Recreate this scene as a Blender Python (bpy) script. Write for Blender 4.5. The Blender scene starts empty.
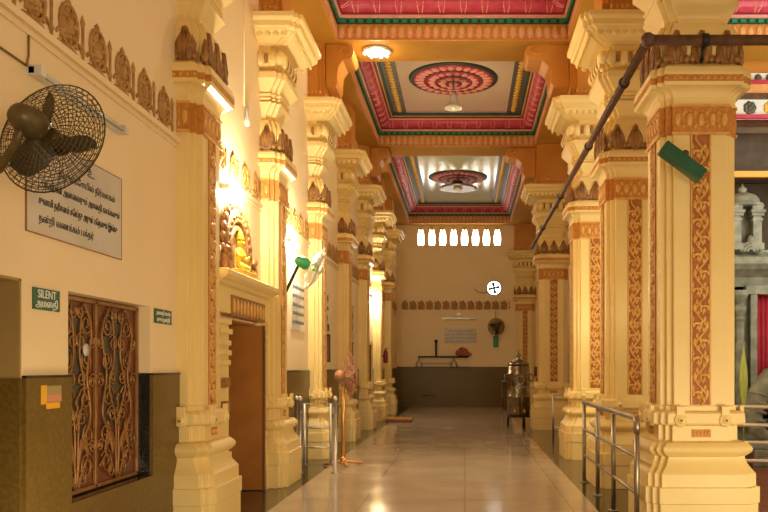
import bpy, bmesh, math, random
from mathutils import Vector, Matrix
random.seed(7)
PI = math.pi
scn = bpy.context.scene
col = scn.collection

# ------------------------------------------------------------------ materials
def new_mat(name):
    m = bpy.data.materials.new(name); m.use_nodes = True
    nt = m.node_tree
    return m, nt, nt.nodes['Principled BSDF']

def mat(name, c1, c2=None, scale=4.0, rough=0.55, metal=0.0, bump=0.0, bscale=30.0, detail=4.0, spec=0.5, lo=0.35, hi=0.65, coat=0.0):
    m, nt, b = new_mat(name)
    b.inputs['Roughness'].default_value = rough
    b.inputs['Metallic'].default_value = metal
    b.inputs['Specular IOR Level'].default_value = spec
    b.inputs['Coat Weight'].default_value = coat
    tc = nt.nodes.new('ShaderNodeTexCoord')
    if c2 is None:
        b.inputs['Base Color'].default_value = (*c1, 1)
    else:
        n = nt.nodes.new('ShaderNodeTexNoise')
        n.inputs['Scale'].default_value = scale; n.inputs['Detail'].default_value = detail
        r = nt.nodes.new('ShaderNodeValToRGB')
        r.color_ramp.elements[0].position = lo; r.color_ramp.elements[0].color = (*c1, 1)
        r.color_ramp.elements[1].position = hi; r.color_ramp.elements[1].color = (*c2, 1)
        nt.links.new(tc.outputs['Object'], n.inputs['Vector'])
        nt.links.new(n.outputs['Fac'], r.inputs['Fac'])
        nt.links.new(r.outputs['Color'], b.inputs['Base Color'])
    if bump > 0:
        n2 = nt.nodes.new('ShaderNodeTexNoise')
        n2.inputs['Scale'].default_value = bscale; n2.inputs['Detail'].default_value = 3
        bp = nt.nodes.new('ShaderNodeBump')
        bp.inputs['Strength'].default_value = bump; bp.inputs['Distance'].default_value = 0.01
        nt.links.new(tc.outputs['Object'], n2.inputs['Vector'])
        nt.links.new(n2.outputs['Fac'], bp.inputs['Height'])
        nt.links.new(bp.outputs['Normal'], b.inputs['Normal'])
    return m

def emit(name, c, s):
    m, nt, b = new_mat(name)
    b.inputs['Base Color'].default_value = (*c, 1)
    b.inputs['Emission Color'].default_value = (*c, 1)
    b.inputs['Emission Strength'].default_value = s
    return m

def tiles(name, c1, c2, mortar, bw, bh, rough, ns=2.0, msize=0.006):
    m, nt, b = new_mat(name)
    tc = nt.nodes.new('ShaderNodeTexCoord')
    br = nt.nodes.new('ShaderNodeTexBrick')
    br.offset = 0.0
    br.inputs['Scale'].default_value = 1.0
    br.inputs['Brick Width'].default_value = bw; br.inputs['Row Height'].default_value = bh
    br.inputs['Mortar Size'].default_value = msize; br.inputs['Mortar Smooth'].default_value = 0.2
    br.inputs['Bias'].default_value = 0.0
    br.inputs['Color1'].default_value = (*c1, 1); br.inputs['Color2'].default_value = (*c2, 1)
    br.inputs['Mortar'].default_value = (*mortar, 1)
    n = nt.nodes.new('ShaderNodeTexNoise'); n.inputs['Scale'].default_value = ns; n.inputs['Detail'].default_value = 6
    mx = nt.nodes.new('ShaderNodeMixRGB'); mx.blend_type = 'OVERLAY'; mx.inputs['Fac'].default_value = 0.22
    nt.links.new(tc.outputs['Object'], br.inputs['Vector'])
    nt.links.new(tc.outputs['Object'], n.inputs['Vector'])
    nt.links.new(br.outputs['Color'], mx.inputs['Color1'])
    nt.links.new(n.outputs['Fac'], mx.inputs['Color2'])
    nt.links.new(mx.outputs['Color'], b.inputs['Base Color'])
    mr = nt.nodes.new('ShaderNodeMapRange')
    mr.inputs['From Min'].default_value = 0.3; mr.inputs['From Max'].default_value = 0.7
    mr.inputs['To Min'].default_value = rough * 0.7; mr.inputs['To Max'].default_value = rough * 1.35
    nt.links.new(n.outputs['Fac'], mr.inputs['Value'])
    nt.links.new(mr.outputs['Result'], b.inputs['Roughness'])
    return m

M = {}
M['cream'] = mat('cream_paint', (0.83, 0.62, 0.25), (0.88, 0.68, 0.30), 1.6, 0.42, bump=0.05, bscale=60)
M['wall'] = mat('wall_paint', (0.86, 0.67, 0.40), (0.90, 0.71, 0.44), 1.1, 0.6, bump=0.04, bscale=50)
M['carved'] = mat('carved_ground', (0.32, 0.095, 0.016), (0.45, 0.155, 0.03), 22, 0.5, bump=0.6, bscale=70)
M['relief'] = mat('carved_relief', (0.66, 0.33, 0.075), (0.80, 0.47, 0.13), 18, 0.4, bump=0.4, bscale=80)
M['band'] = mat('band_orange', (0.52, 0.20, 0.03), (0.66, 0.29, 0.05), 20, 0.45, bump=0.7, bscale=60)
M['leaf'] = mat('bronze_leaf', (0.25, 0.11, 0.03), (0.42, 0.21, 0.06), 14, 0.42, bump=0.5, bscale=60)
M['frieze'] = mat('frieze_bronze', (0.36, 0.18, 0.042), (0.52, 0.28, 0.08), 16, 0.45, bump=0.6, bscale=60)
M['orange'] = mat('orange_beam_paint', (0.55, 0.22, 0.03), (0.62, 0.27, 0.04), 2.0, 0.5, bump=0.08, bscale=40)
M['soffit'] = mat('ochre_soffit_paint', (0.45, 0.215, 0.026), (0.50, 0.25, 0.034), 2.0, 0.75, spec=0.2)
M['tongue'] = mat('fascia_leaf_paint', (0.68, 0.33, 0.11), (0.74, 0.40, 0.16), 9, 0.5)
M['pink'] = mat('pink_paint', (0.80, 0.30, 0.28), (0.85, 0.38, 0.34), 6, 0.45)
M['red'] = mat('crimson_paint', (0.46, 0.03, 0.075), (0.58, 0.065, 0.12), 8, 0.4)
M['maroon'] = mat('maroon_paint', (0.20, 0.02, 0.03), None, rough=0.5)
M['green'] = mat('green_paint', (0.01, 0.20, 0.10), (0.02, 0.28, 0.14), 8, 0.45)
M['dkgreen'] = mat('dark_green_paint', (0.012, 0.05, 0.035), None, rough=0.5)
M['blue'] = mat('dark_teal_paint', (0.02, 0.06, 0.08), (0.03, 0.09, 0.11), 8, 0.4)
M['slate'] = mat('slate_band_paint', (0.10, 0.095, 0.08), (0.14, 0.13, 0.11), 6, 0.45)
M['yellow'] = mat('yellow_leaf_paint', (0.75, 0.45, 0.05), (0.85, 0.58, 0.10), 10, 0.4, bump=0.5, bscale=50)
M['ceil'] = mat('ceiling_paint', (0.70, 0.56, 0.47), (0.76, 0.61, 0.51), 1.5, 0.16)
M['ceil_window_tint'] = mat('ceiling_paint_window_tint', (0.50, 0.52, 0.34), (0.56, 0.57, 0.38), 1.5, 0.16)  # greenish window light put into this panel's colour
M['white'] = mat('white_paint', (0.82, 0.80, 0.74), None, rough=0.4)
M['grout'] = mat('aisle_sky_white', (0.75, 0.80, 0.82), (0.85, 0.86, 0.84), 10, 0.5)
M['floor'] = tiles('beige_granite_tiles', (0.50, 0.40, 0.30), (0.525, 0.42, 0.315), (0.29, 0.20, 0.13), 1.13, 2.26, 0.115, 1.6, 0.006)
M['edge'] = mat('dark_granite_border', (0.055, 0.04, 0.022), (0.09, 0.065, 0.036), 60, 0.14, spec=0.6)
M['strip'] = mat('red_brown_granite', (0.17, 0.075, 0.035), (0.22, 0.10, 0.05), 40, 0.18)
M['aisle'] = tiles('red_clay_tiles', (0.23, 0.075, 0.045), (0.28, 0.10, 0.06), (0.12, 0.05, 0.03), 0.6, 0.6, 0.4, 5)
M['dado'] = mat('brown_granite_dado', (0.125, 0.074, 0.013), (0.175, 0.105, 0.022), 35, 0.32, spec=0.35)
M['black'] = mat('black_granite', (0.012, 0.011, 0.009), (0.022, 0.02, 0.016), 50, 0.15)
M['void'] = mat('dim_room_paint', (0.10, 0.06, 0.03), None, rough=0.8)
M['jamb'] = mat('shaded_jamb_paint', (0.36, 0.23, 0.075), (0.40, 0.26, 0.09), 3, 0.6)  # doorway shade put into the jamb colour, darker than the wall
M['steel'] = mat('stainless_steel', (0.66, 0.64, 0.60), (0.74, 0.72, 0.68), 3, 0.42, metal=0.85)
M['railsteel'] = mat('brushed_brown_steel', (0.34, 0.29, 0.23), (0.42, 0.37, 0.30), 5, 0.38, metal=1.0)
M['drumsteel'] = mat('dull_drum_steel', (0.22, 0.19, 0.14), (0.34, 0.30, 0.23), 9, 0.27, metal=1.0)
M['dsteel'] = mat('aged_steel', (0.30, 0.29, 0.26), (0.40, 0.39, 0.35), 5, 0.35, metal=1.0)
M['gold'] = mat('gold_leaf', (0.80, 0.56, 0.04), (0.90, 0.68, 0.07), 12, 0.3, metal=0.25)
M['copper'] = mat('copper_iron', (0.27, 0.125, 0.04), (0.38, 0.19, 0.065), 10, 0.42, metal=0.5)
M['mesh_dark'] = mat('grille_backing', (0.05, 0.035, 0.022), (0.09, 0.065, 0.045), 6, 0.35)
M['mesh_red'] = mat('grille_red_lacquer', (0.14, 0.035, 0.015), (0.19, 0.055, 0.022), 6, 0.35)
M['wood'] = mat('teak_wood', (0.44, 0.165, 0.028), (0.54, 0.22, 0.042), 3, 0.4)
M['pipe'] = mat('rusty_pipe', (0.085, 0.038, 0.02), (0.14, 0.062, 0.034), 14, 0.5)
M['bronze_fan'] = mat('fan_dark_metal', (0.10, 0.072, 0.026), (0.14, 0.10, 0.04), 10, 0.42, metal=0.35)
M['fan_blade'] = mat('fan_brown_blade', (0.045, 0.034, 0.02), (0.065, 0.05, 0.03), 5, 0.4)
M['greenp'] = mat('green_enamel', (0.02, 0.22, 0.07), (0.03, 0.28, 0.10), 5, 0.3)
M['greenbox'] = mat('bottle_green_enamel', (0.006, 0.075, 0.035), (0.01, 0.10, 0.05), 5, 0.4)
M['sign'] = mat('sign_green', (0.006, 0.09, 0.04), None, rough=0.35)
M['letter'] = mat('letter_white', (0.85, 0.85, 0.80), None, rough=0.5)
M['ink'] = mat('letter_dark', (0.05, 0.035, 0.03), None, rough=0.5)
M['plaque'] = mat('marble_plaque', (0.60, 0.55, 0.48), (0.68, 0.63, 0.56), 3, 0.12)
M['plastic'] = mat('white_plastic', (0.62, 0.60, 0.55), None, rough=0.35)
M['fanpink'] = mat('rose_plastic', (0.46, 0.21, 0.11), (0.52, 0.26, 0.15), 6, 0.35)
M['fanpole'] = mat('amber_chrome', (0.72, 0.36, 0.10), (0.80, 0.44, 0.15), 4, 0.25, metal=0.7)
M['stone'] = mat('grey_granite_stone', (0.125, 0.13, 0.10), (0.26, 0.26, 0.20), 5, 0.6, bump=0.5, bscale=25)
M['cloth'] = mat('crimson_curtain', (0.30, 0.006, 0.02), (0.40, 0.012, 0.032), 5, 0.7)
M['iron'] = mat('black_iron', (0.02, 0.016, 0.012), None, rough=0.4, metal=0.4)
M['redbox'] = mat('faded_red_cloth', (0.36, 0.06, 0.045), (0.48, 0.14, 0.10), 9, 0.7)
M['browndoor'] = mat('brown_board', (0.16, 0.06, 0.02), (0.22, 0.09, 0.03), 4, 0.45)
M['labely'] = mat('yellow_label', (0.80, 0.42, 0.02), None, rough=0.4)
M['labelr'] = mat('salmon_label', (0.62, 0.26, 0.14), None, rough=0.4)
M['labelw'] = mat('clear_label', (0.36, 0.27, 0.11), None, rough=0.4)
M['plant'] = mat('pale_green_leaf', (0.42, 0.50, 0.08), (0.55, 0.60, 0.14), 6, 0.5)
M['cagewire'] = mat('chromed_wire', (0.55, 0.52, 0.40), None, rough=0.35, metal=0.5)
M['glass'] = mat('clouded_glass', (0.62, 0.58, 0.52), None, rough=0.15)
M['mustard'] = mat('mustard_bar_paint', (0.80, 0.33, 0.03), None, rough=0.45)
M['dkwood'] = mat('dark_roof_timber', (0.06, 0.035, 0.02), (0.10, 0.06, 0.03), 4, 0.6)
M['lamp'] = emit('fluorescent_tube', (1.0, 0.90, 0.68), 38)
M['bulb'] = emit('ceiling_lamp_glow', (1.0, 0.93, 0.78), 9)
M['day'] = emit('daylight_pane', (1.0, 0.97, 0.90), 6.0)

# ------------------------------------------------------------------ mesh builder
class B:
    def __init__(s): s.bm = bmesh.new(); s.mats = []; s.cur = 0
    def use(s, key):
        if key not in s.mats: s.mats.append(key)
        s.cur = s.mats.index(key); return s
    def f(s, vs, smooth=False):
        try:
            fc = s.bm.faces.new(vs); fc.material_index = s.cur; fc.smooth = smooth
            return fc
        except ValueError: return None
    def v(s, p): return s.bm.verts.new(p)
    def box(s, x0, x1, y0, y1, z0, z1):
        P = [s.v((x, y, z)) for z in (z0, z1) for y in (y0, y1) for x in (x0, x1)]
        for q in ((0,2,3,1),(4,5,7,6),(0,1,5,4),(2,6,7,3),(0,4,6,2),(1,3,7,5)): s.f([P[i] for i in q])
        return s
    def obox(s, c, ax, ay, az):     # oriented box, half-vectors
        c, ax, ay, az = map(Vector, (c, ax, ay, az))
        P = [s.v(c + i*ax + j*ay + k*az) for k in (-1,1) for j in (-1,1) for i in (-1,1)]
        for q in ((0,2,3,1),(4,5,7,6),(0,1,5,4),(2,6,7,3),(0,4,6,2),(1,3,7,5)): s.f([P[i] for i in q])
        return s
    def loft(s, loops, caps=True, smooth=False, close=False):
        R = [[s.v(p) for p in l] for l in loops]
        n = len(R[0])
        seq = list(zip(R, R[1:])) + ([(R[-1], R[0])] if close else [])
        for a, b in seq:
            for i in range(n):
                j = (i+1) % n
                s.f([a[i], a[j], b[j], b[i]], smooth)
        if caps and not close:
            s.f(list(reversed(R[0]))); s.f(R[-1])
        return s
    def prism(s, pts, d):           # closed polygon of 3-D points pushed along d
        d = Vector(d)
        return s.loft([[Vector(p) for p in pts], [Vector(p) + d for p in pts]])
    def tube(s, pts, r, n=6, caps=True, closed=False):
        pts = [Vector(p) for p in pts]; L = len(pts)
        rr = r if isinstance(r, (list, tuple)) else [r]*L
        loops = []; up = None
        for i, p in enumerate(pts):
            if closed: t = pts[(i+1) % L] - pts[i-1]
            else: t = pts[min(i+1, L-1)] - pts[max(i-1, 0)]
            t.normalize()
            if up is None:
                up = Vector((0,0,1)) if abs(t.z) < 0.9 else Vector((1,0,0))
            u = t.cross(up)
            if u.length < 1e-4: u = t.cross(Vector((0.3, 1, 0.2)))
            u.normalize(); w = u.cross(t); up = w
            loops.append([p + rr[i]*(math.cos(2*PI*k/n)*u + math.sin(2*PI*k/n)*w) for k in range(n)])
        return s.loft(loops, caps=caps, smooth=n > 4, close=closed)
    def lathe(s, prof, c=(0,0,0), axis=(0,0,1), n=20, smooth=True, ring=False):
        c = Vector(c); a = Vector(axis).normalized()
        u = a.cross(Vector((0,0,1)) if abs(a.z) < 0.9 else Vector((1,0,0))).normalized(); w = a.cross(u)
        loops = [[c + a*h + max(r, 1e-4)*(math.cos(2*PI*k/n)*u + math.sin(2*PI*k/n)*w) for k in range(n)] for r, h in prof]
        return s.loft(loops, smooth=smooth, close=ring)
    def blob(s, c, r, ax=None, n=10, m=6, point=0.0):   # ellipsoid; r = three radii; ax = frame columns
        c = Vector(c); fr = ax or (Vector((1,0,0)), Vector((0,1,0)), Vector((0,0,1)))
        loops = []
        for i in range(m+1):
            t = -PI/2 + PI*i/m
            ct, st = max(math.cos(t), 0.02), math.sin(t)
            if point and st > 0: ct *= (1-point*st)
            loops.append([c + fr[0]*(r[0]*ct*math.cos(2*PI*k/n)) + fr[1]*(r[1]*ct*math.sin(2*PI*k/n)) + fr[2]*(r[2]*st) for k in range(n)])
        return s.loft(loops, smooth=True)
    def build(s, name, key=None, parent=None, clip=None, bevel=0):
        if key: s.mats = [key] + [k for k in s.mats if k != key] if not s.mats else s.mats
        bmesh.ops.recalc_face_normals(s.bm, faces=s.bm.faces)
        if clip is not None:
            g = s.bm.verts[:] + s.bm.edges[:] + s.bm.faces[:]
            bmesh.ops.bisect_plane(s.bm, geom=g, plane_co=(clip,0,0), plane_no=(1,0,0), clear_inner=True)
            if not s.bm.verts: return None
        me = bpy.data.meshes.new(name)
        if parent is not None:
            bmesh.ops.translate(s.bm, verts=s.bm.verts, vec=-Vector(parent_origin(parent)))
        s.bm.to_mesh(me); s.bm.free()
        for k in s.mats: me.materials.append(M[k])
        o = bpy.data.objects.new(name, me); col.objects.link(o)
        if parent is not None: o.parent = parent
        if bevel:
            md = o.modifiers.new('bevel', 'BEVEL'); md.width = bevel; md.segments = 2; md.limit_method = 'ANGLE'
        return o

def parent_origin(o):
    p = Vector((0,0,0))
    while o is not None:
        p = p + o.location; o = o.parent
    return p

def nb(key): b = B(); b.use(key); return b

def tag(o, label, cat, group=None):
    o['label'] = label; o['category'] = cat
    if group: o['group'] = group
    return o
def thing(name, label, cat, loc, group=None):
    o = bpy.data.objects.new(name, None); o.empty_display_size = 0.1
    col.objects.link(o); o.location = loc
    return tag(o, label, cat, group)
def struct(o):
    o['kind'] = 'structure'; return o
def copy_thing(root, loc, label, group=None):
    r = root.copy(); col.objects.link(r); r.location = loc; r['label'] = label
    if group: r['group'] = group
    for ch in list(root.children):
        c = ch.copy(); col.objects.link(c); c.parent = r
        for g in list(ch.children):
            d = g.copy(); col.objects.link(d); d.parent = c
    return r

def text(body, size, org, right, up, parent, key, name='lettering', align='CENTER', depth=0.0015, maxw=None):
    cu = bpy.data.curves.new('t', 'FONT'); cu.body = body; cu.size = size; cu.align_x = align; cu.align_y = 'CENTER'
    cu.extrude = depth; cu.resolution_u = 3
    o = bpy.data.objects.new('t', cu); col.objects.link(o)
    bpy.context.view_layer.update()
    dg = bpy.context.evaluated_depsgraph_get()
    me = bpy.data.meshes.new_from_object(o.evaluated_get(dg))
    bpy.data.objects.remove(o)
    if maxw and me.vertices:
        xs_ = [v_.co.x for v_ in me.vertices]; w_ = max(xs_) - min(xs_)
        if w_ > maxw: me.transform(Matrix.Diagonal((maxw/w_, 1, 1, 1)))
    r, u = Vector(right).normalized(), Vector(up).normalized(); n = r.cross(u)
    mx = Matrix((r, u, n)).transposed().to_4x4(); mx.translation = Vector(org) - (parent_origin(parent) if parent else Vector((0,0,0)))
    me.transform(mx); me.materials.clear(); me.materials.append(M[key]); me.name = name
    for p in me.polygons: p.material_index = 0
    ob = bpy.data.objects.new(name, me); col.objects.link(ob)
    if parent: ob.parent = parent
    return ob

# ------------------------------------------------------------------ layout constants
XW = -2.56            # left wall face
XL = -2.70            # left pilaster centre line
XR = 2.12             # right pillar centre line
YL = [7.45] + [7.3 + 3.06*k for k in range(1, 7)]
YR = [7.54, 10.32, 13.35, 19.45]
YF = 30.0             # far wall face
ZB = 6.82             # beam soffit
ZC = 7.50             # ceiling

# ------------------------------------------------------------------ floor
struct(nb('floor').box(-2.05, 1.39, -3.0, 30.2, -0.12, 0).build('floor'))
struct(nb('edge').box(-3.6, -2.05, -3.0, 30.2, -0.12, 0).build('floor_border_left'))
struct(nb('edge').box(1.39, 2.75, -3.0, 30.2, -0.12, 0).build('floor_border_right'))
struct(nb('aisle').box(2.75, 9.0, -3.0, 30.2, -0.12, -0.002).build('floor_aisle'))


# ------------------------------------------------------------------ left wall with its openings
openings = [(3.2, 4.62, 0.0, 2.01), (5.16, 6.50, 0.62, 1.99), (8.40, 9.78, 0.0, 2.02), (20.45, 21.75, 0.0, 2.1)]
def wall_with_holes(bb, x0, x1, y0, y1, z0, z1, holes):
    y = y0
    for (a, c, h0, h1) in sorted(holes):
        if c <= y0 or a >= y1: continue
        if a > y: bb.box(x0, x1, y, a, z0, z1)
        if h0 > z0: bb.box(x0, x1, max(a, y0), c, z0, min(h0, z1))
        if h1 < z1: bb.box(x0, x1, max(a, y0), c, h1, z1)
        y = c
    if y < y1: bb.box(x0, x1, y, y1, z0, z1)
b = nb('wall'); wall_with_holes(b, -2.86, XW, -3.0, 30.3, 0, 7.9, openings)
struct(b.build('wall_left'))
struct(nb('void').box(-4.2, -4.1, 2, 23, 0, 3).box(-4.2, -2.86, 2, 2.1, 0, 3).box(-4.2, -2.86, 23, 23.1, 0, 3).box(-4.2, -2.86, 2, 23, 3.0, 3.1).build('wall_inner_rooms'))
# granite dado, stopped by openings
b = nb('dado')
segs = [(-2.8, 3.2), (4.62, 5.16), (6.50, 7.11), (7.80, 7.98), (10.72, 13.06), (13.8, 16.1), (16.9, 19.15), (19.95, 20.4), (21.8, 22.2), (23.0, 25.2), (26.1, 29.9)]
for a, c in segs: b.box(XW, XW+0.025, a, c, 0, 1.435)
b.box(XW, XW+0.025, 5.16, 6.50, 0, 0.62)
b.box(-2.86, XW, 4.60, 4.62, 0, 1.435)
struct(b.build('trim_dado_left'))
b = nb('black')
for a, c in segs: b.box(XW, XW+0.032, a, c, 1.435, 1.45)
b.box(-2.86, XW, 6.485, 6.50, 0.62, 1.45)
b.box(-2.70, XW+0.01, 5.16, 6.50, 0.60, 0.622)
struct(b.build('trim_granite_capping'))
struct(nb('jamb').box(-2.86, XW-0.004, 4.605, 4.622, 1.435, 2.01).box(-2.86, XW-0.004, 3.2, 4.62, 1.995, 2.012).build('trim_door_jamb'))

# ------------------------------------------------------------------ far wall with lantern shaped lights
wins = [-1.655 + 0.410*i for i in range(8)]
W0, W1 = 6.07, 6.78
prof = [(0.105, 0), (0.125, 0.10), (0.13, 0.30), (0.11, 0.42), (0.075, 0.56), (0.07, 0.71)]
b = nb('wall')
b.box(-2.86, 9.0, YF, YF+0.35, 0, W0).box(-2.86, 9.0, YF, YF+0.35, W1, 7.9)
b.box(-2.86, wins[0]-0.2, YF, YF+0.35, W0, W1).box(wins[-1]+0.2, 9.0, YF, YF+0.35, W0, W1)
edges = [[(wins[0]-0.2, 0), (wins[0]-0.2, 0.71)]]
for w in wins:
    L_ = [(w-a, h) for a, h in prof]; R_ = [(w+a, h) for a, h in prof]
    edges[-1] = (edges[-1], L_); edges.append(R_)
edges[-1] = (edges[-1], [(wins[-1]+0.2, 0), (wins[-1]+0.2, 0.71)])
for A, C in edges:
    poly = list(A) + list(reversed(C))
    b.prism([(x, YF, W0+h) for x, h in poly], (0, 0.12, 0))
struct(b.build('wall_far'))
for i, w in enumerate(wins):
    pts = [(w-a-0.004, YF+0.07, W0+h) for a, h in prof] + [(w+a+0.004, YF+0.07, W0+h) for a, h in reversed(prof)]
    o = nb('day').prism(pts, (0, 0.01, 0)).build('window_%d' % (i+1)); struct(o)
    struct(o)
    c = nb('yellow').prism([(w-0.075, YF+0.0, 6.66), (w, YF, 6.62), (w+0.075, YF, 6.66), (w+0.075, YF, 6.785), (w-0.075, YF, 6.785)], (0, 0.05, 0)).build('window_cap', None, o)
struct(nb('dado').box(-2.86, 3.2, YF-0.025, YF, 0, 1.49).build('trim_dado_far'))
struct(nb('black').box(-2.86, 3.2, YF-0.032, YF, 1.49, 1.505).build('trim_granite_capping_far'))

# ------------------------------------------------------------------ friezes: cast floral motifs
def motif(bb, o, r, u, n):          # o = centre, r right, u up, n outwards
    o, r, u, n = map(Vector, (o, r, u, n))
    bb.blob(o, (0.118, 0.14, 0.009), (r, u, n), 16, 4)
    bb.blob(o - u*0.145, (0.15, 0.028, 0.014), (r, u, n), 10, 4)
    bb.blob(o + n*0.004, (0.05, 0.07, 0.022), (r, u, n), 8, 4)
    bb.tube([o + r*0.115*math.cos(t) + u*0.135*math.sin(t) + n*0.008 for t in [2*PI*k/14 for k in range(14)]], 0.014, 5, closed=True)
    for k in range(8):
        t = 2*PI*k/8 + 0.2
        bb.blob(o + r*0.082*math.cos(t) + u*0.10*math.sin(t) + n*0.006, (0.026, 0.026, 0.016), (r, u, n), 6, 3)
    for sgn in (-1, 1):
        pts = [o + u*(-0.10) + r*(sgn*0.11) + sgn*r*(0.045-0.006*k)*math.cos(k*0.75) + u*(0.045-0.006*k)*math.sin(k*0.75) + n*0.006 for k in range(7)]
        bb.tube(pts, 0.011, 5)
    bb.blob(o + u*0.155 + n*0.004, (0.04, 0.012, 0.035), (r, n, u), 6, 4, 0.8)
    m = o + r*0.193
    bb.tube([m - u*0.15 + n*0.004, m + u*0.06 + n*0.004], 0.012, 5)
    bb.blob(m + u*0.10 + n*0.004, (0.03, 0.014, 0.055), (r, n, u), 6, 4, 0.9)
    bb.blob(m - u*0.10 + n*0.004, (0.035, 0.014, 0.03), (r, n, u), 6, 4)
bays = [(3.0, 7.08)] + [(YL[i]+0.30, YL[i+1]-0.30) for i in range(6)] + [(YL[6]+0.3, 29.9)]
for i, (a, c) in enumerate(bays):
    bb = nb('frieze'); n_ = max(1, int((c-a)/0.386)); st = (c-a)/n_
    for k in range(n_): motif(bb, (XW, a + (k+0.5)*st - 0.09, 3.70), (0, 1, 0), (0, 0, 1), (1, 0, 0))
    struct(bb.build('trim_%d' % (i+1)))
b = nb('wall')
for a, c in bays: b.box(XW, XW+0.03, a-0.05, c+0.05, 3.49, 3.535).box(XW, XW+0.018, a-0.05, c+0.05, 3.44, 3.455)
struct(b.build('trim_9'))
bb = nb('frieze')
for k in range(13): motif(bb, (-2.25+0.31*k, YF, 3.82), (1, 0, 0), (0, 0, 1), (0, -1, 0))
struct(bb.build('trim_10'))
struct(nb('wall').box(-2.5, 3.0, YF-0.03, YF, 3.60, 3.64).box(-2.5, 3.0, YF-0.03, YF, 4.0, 4.03).build('trim_11'))

# ------------------------------------------------------------------ pillars
S = 0.05
def cross(bh, z, s=S):              # redented square of half-width bh
    a = bh - 2*s; q = [(a, bh), (a, bh-s), (a+s, bh-s), (a+s, a), (bh, a)]
    # corner order: go round anticlockwise starting at +x side
    q1 = [(x, y) for x, y in reversed(q)]
    out = []
    for k in range(4):
        c, sn = [(1,0),(0,1),(-1,0),(0,-1)][k]
        out += [(c*x - sn*y, sn*x + c*y, z) for x, y in q1]
    return out
def stack(bb, prof, s=S):
    bb.loft([cross(bh, z, s) for bh, z in prof]); return bb
def faces4():
    for k in range(4):
        c, sn = [(1,0),(0,1),(-1,0),(0,-1)][k]
        yield Vector((c, sn, 0)), Vector((-sn, c, 0))      # outward n, right-hand tangent r

def vine(bb, n, r, d, z0, z1, w):    # carved scroll strip on the face at distance d
    up = Vector((0,0,1))
    bb.use('carved')
    c = n*(d-0.004) + up*(z0+z1)/2
    bb.obox(c, r*w/2, n*0.010, up*(z1-z0)/2)
    bb.use('relief')
    for sg in (-1, 1): bb.obox(n*(d+0.004) + r*sg*(w/2-0.008) + up*(z0+z1)/2, r*0.007, n*0.008, up*(z1-z0)/2)
    step = 0.155; k = 0; z = z0 + 0.08; A = w*0.27
    pts = []
    N = int((z1-z0)/0.03)
    for i in range(N+1):
        zz = z0 + (z1-z0)*i/N
        pts.append(n*(d+0.008) + r*(A*math.sin((zz-z0)/step*PI)) + up*zz)
    bb.tube(pts, 0.010, 5)
    while z < z1 - 0.05:
        sg = 1 if k % 2 else -1
        o = n*(d+0.008) + r*(sg*w*0.14) + up*z
        R0 = w*0.26
        sp = [o + (r*sg*math.cos(t) + up*math.sin(t))*(R0*(1-t/8.2)) for t in [j*0.62 for j in range(11)]]
        bb.tube(sp, [0.016*(1-j*0.05) for j in range(11)], 5)
        bb.blob(o + n*0.004, (0.018, 0.018, 0.014), (r, up, n), 6, 4)
        for tt in (0.6, 2.2, 3.6):
            q = o + (r*sg*math.cos(tt) + up*math.sin(tt))*(R0*1.12)
            bb.blob(q, (0.016, 0.030, 0.013), (r, up, n), 6, 3)
        q2 = n*(d+0.006) - r*(sg*w*0.30) + up*(z+0.02)
        bb.blob(q2, (0.020, 0.050, 0.013), (r, up, n), 6, 4)
        bb.blob(q2 + up*0.055 + r*(sg*0.02), (0.018, 0.030, 0.012), (r, up, n), 6, 4)
        for tt in (1.4, 2.9, 4.4):
            q = o + (r*sg*math.cos(tt) + up*math.sin(tt))*(R0*0.62)
            bb.blob(q, (0.013, 0.020, 0.012), (r, up, n), 5, 3)
        bb.blob(n*(d+0.006) + r*(sg*w*0.38) + up*(z+0.075), (0.013, 0.034, 0.012), (r, up, n), 6, 3)
        z += step; k += 1
    return bb

def torus_prof(z0, z1, b0, bulge, k=8):
    return [(b0 + bulge*math.sin(PI*i/k), z0 + (z1-z0)*i/k) for i in range(k+1)]

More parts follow.
